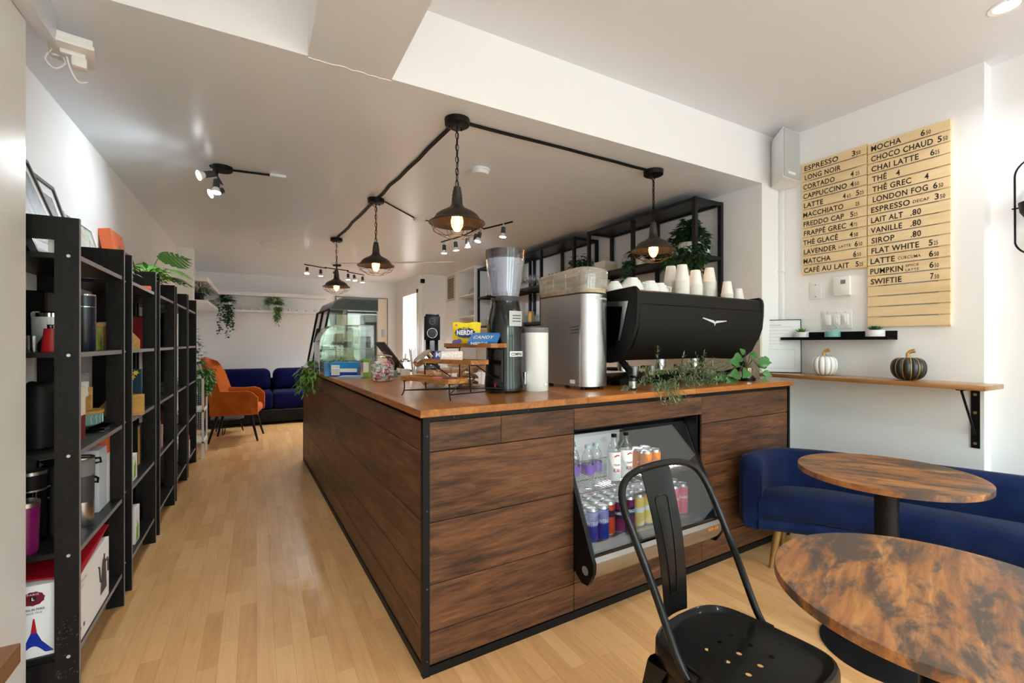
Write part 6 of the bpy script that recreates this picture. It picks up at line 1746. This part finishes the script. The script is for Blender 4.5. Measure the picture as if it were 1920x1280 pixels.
# tablet on a stand
r = thing('tablet_stand', 'black tablet seen from behind leaning on a swivel stand', 'tablet', W3(.93, 3.60), radians(4))
b = MB(); b.M = Matrix.Translation((-.02, 0, .15)) @ Matrix.Rotation(radians(-38), 4, 'Y'); b.rbox(-.006, .006, -.12, .12, -.13, .13, .005, 2)
b.build('tablet', M_darkgrey, r); MB().tube([(.0, 0, .15), (.03, 0, .08), (.02, 0, .012)], .014, 8).build('arm', M_black, r); MB().lathe([(0, 0), (.07, 0), (.07, .010), (0, .012)], 28).build('base', M_black, r)
shelfbox('card_reader', 'small grey and green card reader beside the tablet stand', 'card reader', .83, .89, 3.28, 3.36, ZT, .045, plain('grey green reader', (120, 150, 130), .4))
# blue boxes and flyers
o = shelfbox('snack_box', 'bright blue carton with a white notice card on the counter by the sweet jar', 'box', .47, .67, 3.49, 3.56, ZT, .105, M_blue, radians(-28))
b = MB(); b.box(-.09, -.03, -.037, -.0352, .012, .085); b.box(-.028, .095, -.037, -.0352, .035, .06); b.build('white_card', M_paper, o, smooth=False)
b = MB(); b.box(-.099, .099, -.036, -.0352, .004, .03); b.build('lower_band', M_blue2, o, smooth=False)
b = MB(); b.text('ALLERGENS', -.087, 0, .006, -.035, M=Matrix.Translation((0, -.0372, .07)) @ Matrix.Rotation(pi / 2, 4, 'X')); [b.box(-.087, -.036, -.0374, -.0371, .02 + i * .008, .022 + i * .008) for i in range(5)]; b.build('print', M_ink, o, smooth=False)
o = shelfbox('leaflet_box', 'green and white carton standing between blue carton and sweet jar', 'box', .665, .705, 3.30, 3.38, ZT, .13, M_lime, radians(-20)); MB().box(-.018, .018, -.0412, -.0402, .04, .11).build('white_label', M_paper, o, smooth=False)
o = shelfbox('leaflet_stack', 'low stack of grey blue leaflets in front of the blue carton', 'leaflets', .50, .66, 3.25, 3.38, ZT, .018, plain('grey blue leaflet', (140, 156, 170), .4), radians(-25))
shelfbox('snack_box', 'small blue patterned carton to the left of the bright blue carton', 'box', .438, .475, 3.60, 3.68, ZT, .10, plain('blue yellow print', (40, 120, 180), .4, var=60))
# curved acrylic case
r = thing('acrylic_pastry_case', 'clear acrylic pastry case with curved front on the counter', 'display case', W3(.43, 3.86), TH)
w, d, h = .42, .27, .40
b = MB(); arc = [(0, 0), (0, .22)] + [(.14 - .14 * cos(a), .22 + .17 * sin(a)) for a in [pi / 2 * k / 10 for k in range(1, 11)]] + [(w, .39), (w, 0)]
for y in (0, d): b.add([(x, y, z) for x, z in arc], [tuple(range(len(arc)))])
b.grid([[(x, y, z) for x, z in arc] for y in (0, d)]); b.build('shell', M_acrylic, r, angle=30)
MB().box(.01, w - .01, .01, d - .01, .19, .195).build('shelf', M_acrylic, r, smooth=False)
M_ae = thin_glass('acrylic edge', (240, 246, 244), .2, 3, .35, (236, 242, 240))
MB().tube([(x, -.001, z) for x, z in arc], .003, 5).build('edge', M_ae, r); MB().tube([(x, d + .001, z) for x, z in arc], .003, 5).build('edge', M_ae, r); MB().tube([(0, -.003, .20), (w, -.003, .20)], .002, 5).build('edge', M_ae, r)
MB().rbox(.27, .30, -.004, .0, .24, .28, .002, 1).build('hinge_tab', M_paper, r)
bush('small leafy plant on the counter inside view of the acrylic case', W3(.56, 3.74), .05, .10, 60, .045, .022, M_green, potr=.03, poth=.05, seed=17)
trailing('bright green fern trailing over the counter edge by the glass case', W3(.475, 4.22), 9, .22, .07, .014, M_green4, 15, out=(-.10, -.05), spread=.12, topn=90, toph=.05, potr=.04, poth=.05, step=.02, potmat=M_black)
# refrigerated display case at the far end
r = thing('refrigerated_display_case', 'tall slanted refrigerated display case with green tinted glass end', 'display case', W3(.49, 4.40), TH)
w, d, h = .52, .72, .665
pf = [(0, .0), (-.012, .03), (.085, .55), (.13, .63), (.20, .665), (w, .665), (w, .0)]
b = MB(); b.prism([(0, 0), (-.012, .03), (-.008, .06), (w, .06), (w, 0)], 0, d, 'y'); b.build('base', M_grey, r)
b = MB(); b.prism([(.082, .545), (.13, .63), (.20, .665), (w, .665), (w, .545)], 0, d, 'y'); o = b.build('canopy', plain('grey case hood', (96, 98, 100), .4), r)
b = MB(); b.prism([(.095, .555), (.138, .622), (.20, .65), (w - .004, .65), (w - .004, .555)], -.004, -.0005, 'y'); b.build('end_hood_panel', plain('dark green hood end panel', (34, 48, 42), .3, spec=.3), r, smooth=False)
b = MB()
for x in (.26, .35): 
    for i in range(3): b.box(x, x + .045, -.006, -.0042, .61 + i * .009, .614 + i * .009)
b.build('vent_slot', M_black, r, smooth=False)
b = MB(); b.add([(.0, -.0, .06), (w, 0, .06), (w, 0, .545), (.085, 0, .545)], [(0, 1, 2, 3)]); b.build('end_glass', M_greenglass, r, smooth=False)
b = MB(); b.add([(-.008, 0, .06), (-.008, d, .06), (.083, d, .545), (.083, 0, .545)], [(0, 1, 2, 3)]); b.build('front_glass', M_coolglass, r, smooth=False)
b = MB()
for y in (0.0, d * .5, d): b.tube([(-.010, y, .05), (.082, y, .55)], .010, 6)
b.tube([(-.010, 0, .055), (-.010, d, .055)], .010, 6); b.tube([(.082, 0, .55), (.082, d, .55)], .010, 6); b.build('door_frame', M_blackmatte, r)
b = MB(); b.tube([(.02, d * .46, .25), (.0, d * .46, .25), (.03, d * .46, .38), (.05, d * .46, .38)], .009, 6); b.build('door_handle', M_black, r)
for z in (.2, .36): MB().box(.06 + z * .12, w - .02, .02, d - .02, z, z + .006).build('glass_shelf', M_coolglass, r, smooth=False)
MB().box(w - .012, w, 0, d, .06, .545).build('rear_panel', plain('pale case panel', (206, 206, 200), .4), r, smooth=False)
random.seed(5)
for i in range(6):
    o = MB().rbox(-.05, .05, -.05, .05, 0, .05, .012, 2).build('pastry_tray', M_cream if i % 2 else M_darkgrey); p = L2W(0, 0); tag(o, 'small %s pastry tray on the %s shelf of the display case, %s' % ('cream' if i % 2 else 'dark', 'lower' if i < 3 else 'upper', ('near end', 'middle', 'far end')[i % 3]), 'tray', 'pastry trays in the display case', (W3(.49, 4.40)[0] + .24, 4.52 + (i % 3) * .2, ZT + (.207 if i < 3 else .367)), TH)
# far black shop grinder on its own stand
t = thing('prep_table', 'white prep table behind the counter carrying the black shop grinder', 'table', (1.75, 5.45, 0)); MB().box(0, .6, 0, .6, .86, .90).build('top', M_topy, t, smooth=False)
for x in (.02, .54):
    for y in (.02, .54): MB().box(x, x + .04, y, y + .04, 0, .86).build('leg', M_white, t, smooth=False)
r = thing('shop_grinder', 'black shop coffee grinder with round dial and stickers by the far wall panel', 'coffee grinder', (2.0, 5.72, .901), radians(-18))
MB().rbox(-.10, .10, -.11, .13, 0, .05, .008).build('base', M_black, r); MB().rbox(-.08, .08, .0, .12, .05, .42, .008).build('column', M_blackmatte, r)
b = MB(); b.rbox(-.10, .10, -.12, .13, .38, .69, .012); b.build('housing', M_black, r); MB().rbox(-.085, .085, -.10, .11, .6905, .715, .006).build('hopper_lid', M_blackgloss, r)
MB().cyl((0, -.12, .47), (0, -.145, .47), .06, n=32).build('dial', M_blackgloss, r); b = MB(); b.tube([(.062 * cos(2 * pi * k / 32), -.124, .47 + .062 * sin(2 * pi * k / 32)) for k in range(32)], .004, 6, closed=True); b.build('dial_ring', M_chrome, r)
MB().rbox(-.03, .03, -.12, -.06, .24, .375, .006).build('spout', M_grey, r)
b = MB(); b.tube([(.038 * cos(2 * pi * k / 28), -.1215, .62 + .038 * sin(2 * pi * k / 28)) for k in range(28)], .0025, 5, closed=True); b.text('DITTING', -.03, 0, .012, .03, M=Matrix.Translation((0, -.1215, .614)) @ Matrix.Rotation(pi / 2, 4, 'X')); b.build('badge', M_grey, r, smooth=False)
random.seed(3)
for i in range(6):
    m = (M_orangepaper, M_paper)[i % 2]; b = MB(); cx, cz = (-.05 + .09 * (i % 2)), .46 + (i // 2) * .07
    b.add([(-.1012, cx + .022 * cos(2 * pi * k / 12), cz + .028 * sin(2 * pi * k / 12)) for k in range(12)], [tuple(range(11, -1, -1))]); b.build('sticker', m, r, smooth=False)

# ---------------------------------------------------------------- black steel racks with glassware
def rack(label, y0, ybays, z0=1.47, z1=2.36, zm=1.93):
    y1 = ybays[-1]
    r = thing('wall_rack', label, 'shelving', (2.9, y0, 0), 0, 'black steel wall racks')
    p = .03
    for y in [0] + ybays:
        for x in (0, .30): MB().box(x, x + p, y - (p if y == y1 else (p / 2 if y else 0)), y + (p if y == 0 else (p / 2 if y != y1 else 0)), z0, z1).build('post', M_rack, r, smooth=False)
    for z in (z0, zm - .03, z1 - .03):
        for x in (0, .30): MB().box(x + .002, x + .028, .03, y1 - .03, z + .002, z + .028).build('rail', M_rack, r, smooth=False)
        for y in (0, y1 - .03): MB().box(.03, .30, y + .002, y + .028, z + .002, z + .028).build('end_rail', M_rack, r, smooth=False)
        MB().box(.03, .30, .03, y1 - .03, z + .016, z + .030).build('shelf_board', M_rack, r, smooth=False)
    return r
rack('nearest black steel rack on the right wall with two leafy plants', 2.345, [.67, 1.30])
rack('middle black steel rack on the right wall with bottles and a plant', 3.86, [.65, 1.30])
rack('farthest black steel rack on the right wall with drinking glasses', 5.24, [1.02])
ZR0, ZR1 = 1.5002, 1.9302
random.seed(14)
gl = None
def glass_item(label, loc, prof, mat=None, name='drinking_glass', cat='glass', group=None):
    o = MB().lathe(prof, 20).build(name, mat or M_glass); return tag(o, label, cat, group, loc)
P_tumb = [(0, .004), (.028, 0), (.034, .09), (.032, .09), (.026, .008), (0, .008)]
P_wine = [(0, 0), (.032, .001), (.004, .006), (.004, .06), (.02, .075), (.034, .10), (.034, .13), (.028, .155), (.027, .155), (.032, .13), (.03, .10), (.0, .075)]
g1 = None
for i in range(12):
    if g1 is None: o = g1 = MB().lathe(P_wine, 20).build('stemmed_glass', M_glass)
    else: o = g1.copy(); COL.objects.link(o)
    tag(o, 'clear stemmed glass on the upper shelf of the middle rack', 'glass', 'stemmed glasses on the middle rack', (2.97 + .08 * (i % 3), 4.80 + .09 * (i // 3), ZR1 + .0005))
g2 = None
for i in range(15):
    if g2 is None: o = g2 = MB().lathe(P_tumb, 20).build('drinking_glass', M_glass)
    else: o = g2.copy(); COL.objects.link(o)
    tag(o, 'clear tumbler on the lowest shelf of the middle rack beside the gold jar', 'glass', 'tumblers on the middle rack', (2.965 + .08 * (i % 3), 4.70 + .08 * (i // 3) + (.08 if i > 5 else -.03), ZR0 + .0005))
g3 = None
for i in range(9):
    if g3 is None: o = g3 = g2.copy(); COL.objects.link(o)
    else: o = g2.copy(); COL.objects.link(o)
    o.name = 'drinking_glass'
    tag(o, 'clear tumbler on the upper shelf of the farthest rack', 'glass', 'tumblers on the upper shelf of the farthest rack', (2.965 + .08 * (i % 3), 5.9 + .09 * (i // 3), ZR1 + .0005))
for i in range(6):
    o = g2.copy(); COL.objects.link(o)
    tag(o, 'clear tumbler on the lowest shelf of the farthest rack', 'glass', 'tumblers on the lowest shelf of the farthest rack', (2.965 + .08 * (i % 2), 5.95 + .09 * (i // 2), ZR0 + .0005))
r = thing('retro_radio', 'small white and chrome appliance on the lowest shelf of the farthest rack', 'appliance', (3.0, 5.72, ZR0 + .0005)); MB().rbox(-.06, .06, -.08, .08, 0, .12, .03, 4).build('body', M_white, r); MB().rbox(-.064, -.058, -.06, .0, .03, .09, .01).build('dial', M_chrome, r)
glass_item('gold dimpled jar at the end of the tumblers on the middle rack', (2.965, 4.825, ZR0 + .0005), [(0, 0), (.035, 0), (.042, .03), (.038, .05), (.043, .075), (.038, .1), (.042, .12), (.035, .135), (0, .135)], M_gold, 'gold_jar', 'jar')
bt = None
for i, y in enumerate((4.10, 4.19, 4.28, 4.36, 4.42)):
    nm = ('first', 'second', 'third', 'fourth', 'fifth')[i]
    r = thing('syrup_bottle', 'small amber syrup bottle with black cap, %s from the plant on the middle rack' % nm, 'bottle', (2.97, y, ZR1 + .0005), 0, 'amber bottles on the middle rack')
    MB().lathe([(0, 0), (.024, 0), (.026, .01), (.026, .06), (.012, .08), (.011, .092), (0, .092)], 18).build('body', M_amber, r); MB().lathe([(0, .092), (.013, .092), (.013, .112), (0, .112)], 16).build('cap', M_black, r)
r = thing('glass_carafe', 'clear glass bottle with a metal clasp beside the amber bottles', 'bottle', (2.965, 4.02, ZR1 + .0005)); MB().lathe([(0, 0), (.034, 0), (.037, .01), (.037, .10), (.015, .14), (.014, .17), (0, .17)], 20).build('body', M_glass, r); MB().lathe([(0, .17), (.016, .17), (.016, .19), (0, .19)], 16).build('cap', M_darkgrey, r)
bush('dark leafy plant on the upper shelf of the middle rack', (3.05, 3.93, ZR1), .10, .20, 160, .065, .035, M_green2, potr=.05, poth=.08, seed=22, group=None)
shelfbox('storage_box', 'cream lidded box on the upper shelf of the nearest rack', 'box', 2.94, 3.10, 3.42, 3.60, ZR1 + .0005, .085, M_cream); 
o = shelfbox('storage_box', 'flat pale tray box lying on the cream lidded box', 'box', 2.95, 3.08, 3.43, 3.59, ZR1 + .086, .03, M_paper)
r = thing('lidded_glass_jar', 'wide glass storage jar with domed glass lid on the nearest rack', 'jar', (3.05, 3.18, ZR1 + .0005)); MB().lathe([(0, .004), (.07, 0), (.085, .02), (.085, .10), (.06, .125), (.06, .135)], 32).build('body', M_glass, r); MB().lathe([(.065, .136), (.072, .14), (.05, .155), (.012, .16), (.018, .175), (0, .18)], 32).build('lid', M_teal if False else M_glass, r)
trailing('round leaved plant hanging down from the middle of the nearest rack', (2.98, 3.0, ZR1), 5, .26, .055, .05, plain('round dark leaf', (40, 88, 52), .35), 31, out=(-.11, .0), spread=.08, topn=26, toph=.12, potr=.05, poth=.07, step=.045)
trailing('large bushy ivy plant at the near end of the nearest rack', (3.02, 2.50, ZR1), 18, .24, .05, .034, M_green2, 33, out=(-.13, -.02), spread=.2, topn=380, toph=.18, potr=.09, poth=.11, step=.022)
glass_item('clear glass bowl at the near end of the nearest rack', (3.10, 2.395, ZR1 + .0005), [(0, .004), (.03, 0), (.045, .08), (.043, .08), (.028, .006), (0, .006)], None, 'glass_bowl', 'bowl')
# niche glassware
r = thing('glass_cloche', 'low glass cake dome on a dark plate in the white wall cabinet', 'dish', (3.05, 6.62, 1.671 + .34)); MB().lathe([(0, 0), (.12, 0), (.13, .012), (0, .012)], 32).build('plate', M_darkgrey, r); MB().lathe([(.11, .0125), (.11, .06), (.08, .10), (.012, .12), (.014, .135), (0, .14)], 32).build('dome', M_glass, r)
for i in range(6):
    o = g2.copy(); COL.objects.link(o); tag(o, 'clear tumbler on the lower shelf of the white wall cabinet', 'glass', 'tumblers in the white cabinet', (2.99 + .08 * (i % 2), 6.5 + .09 * (i // 2), 1.671))
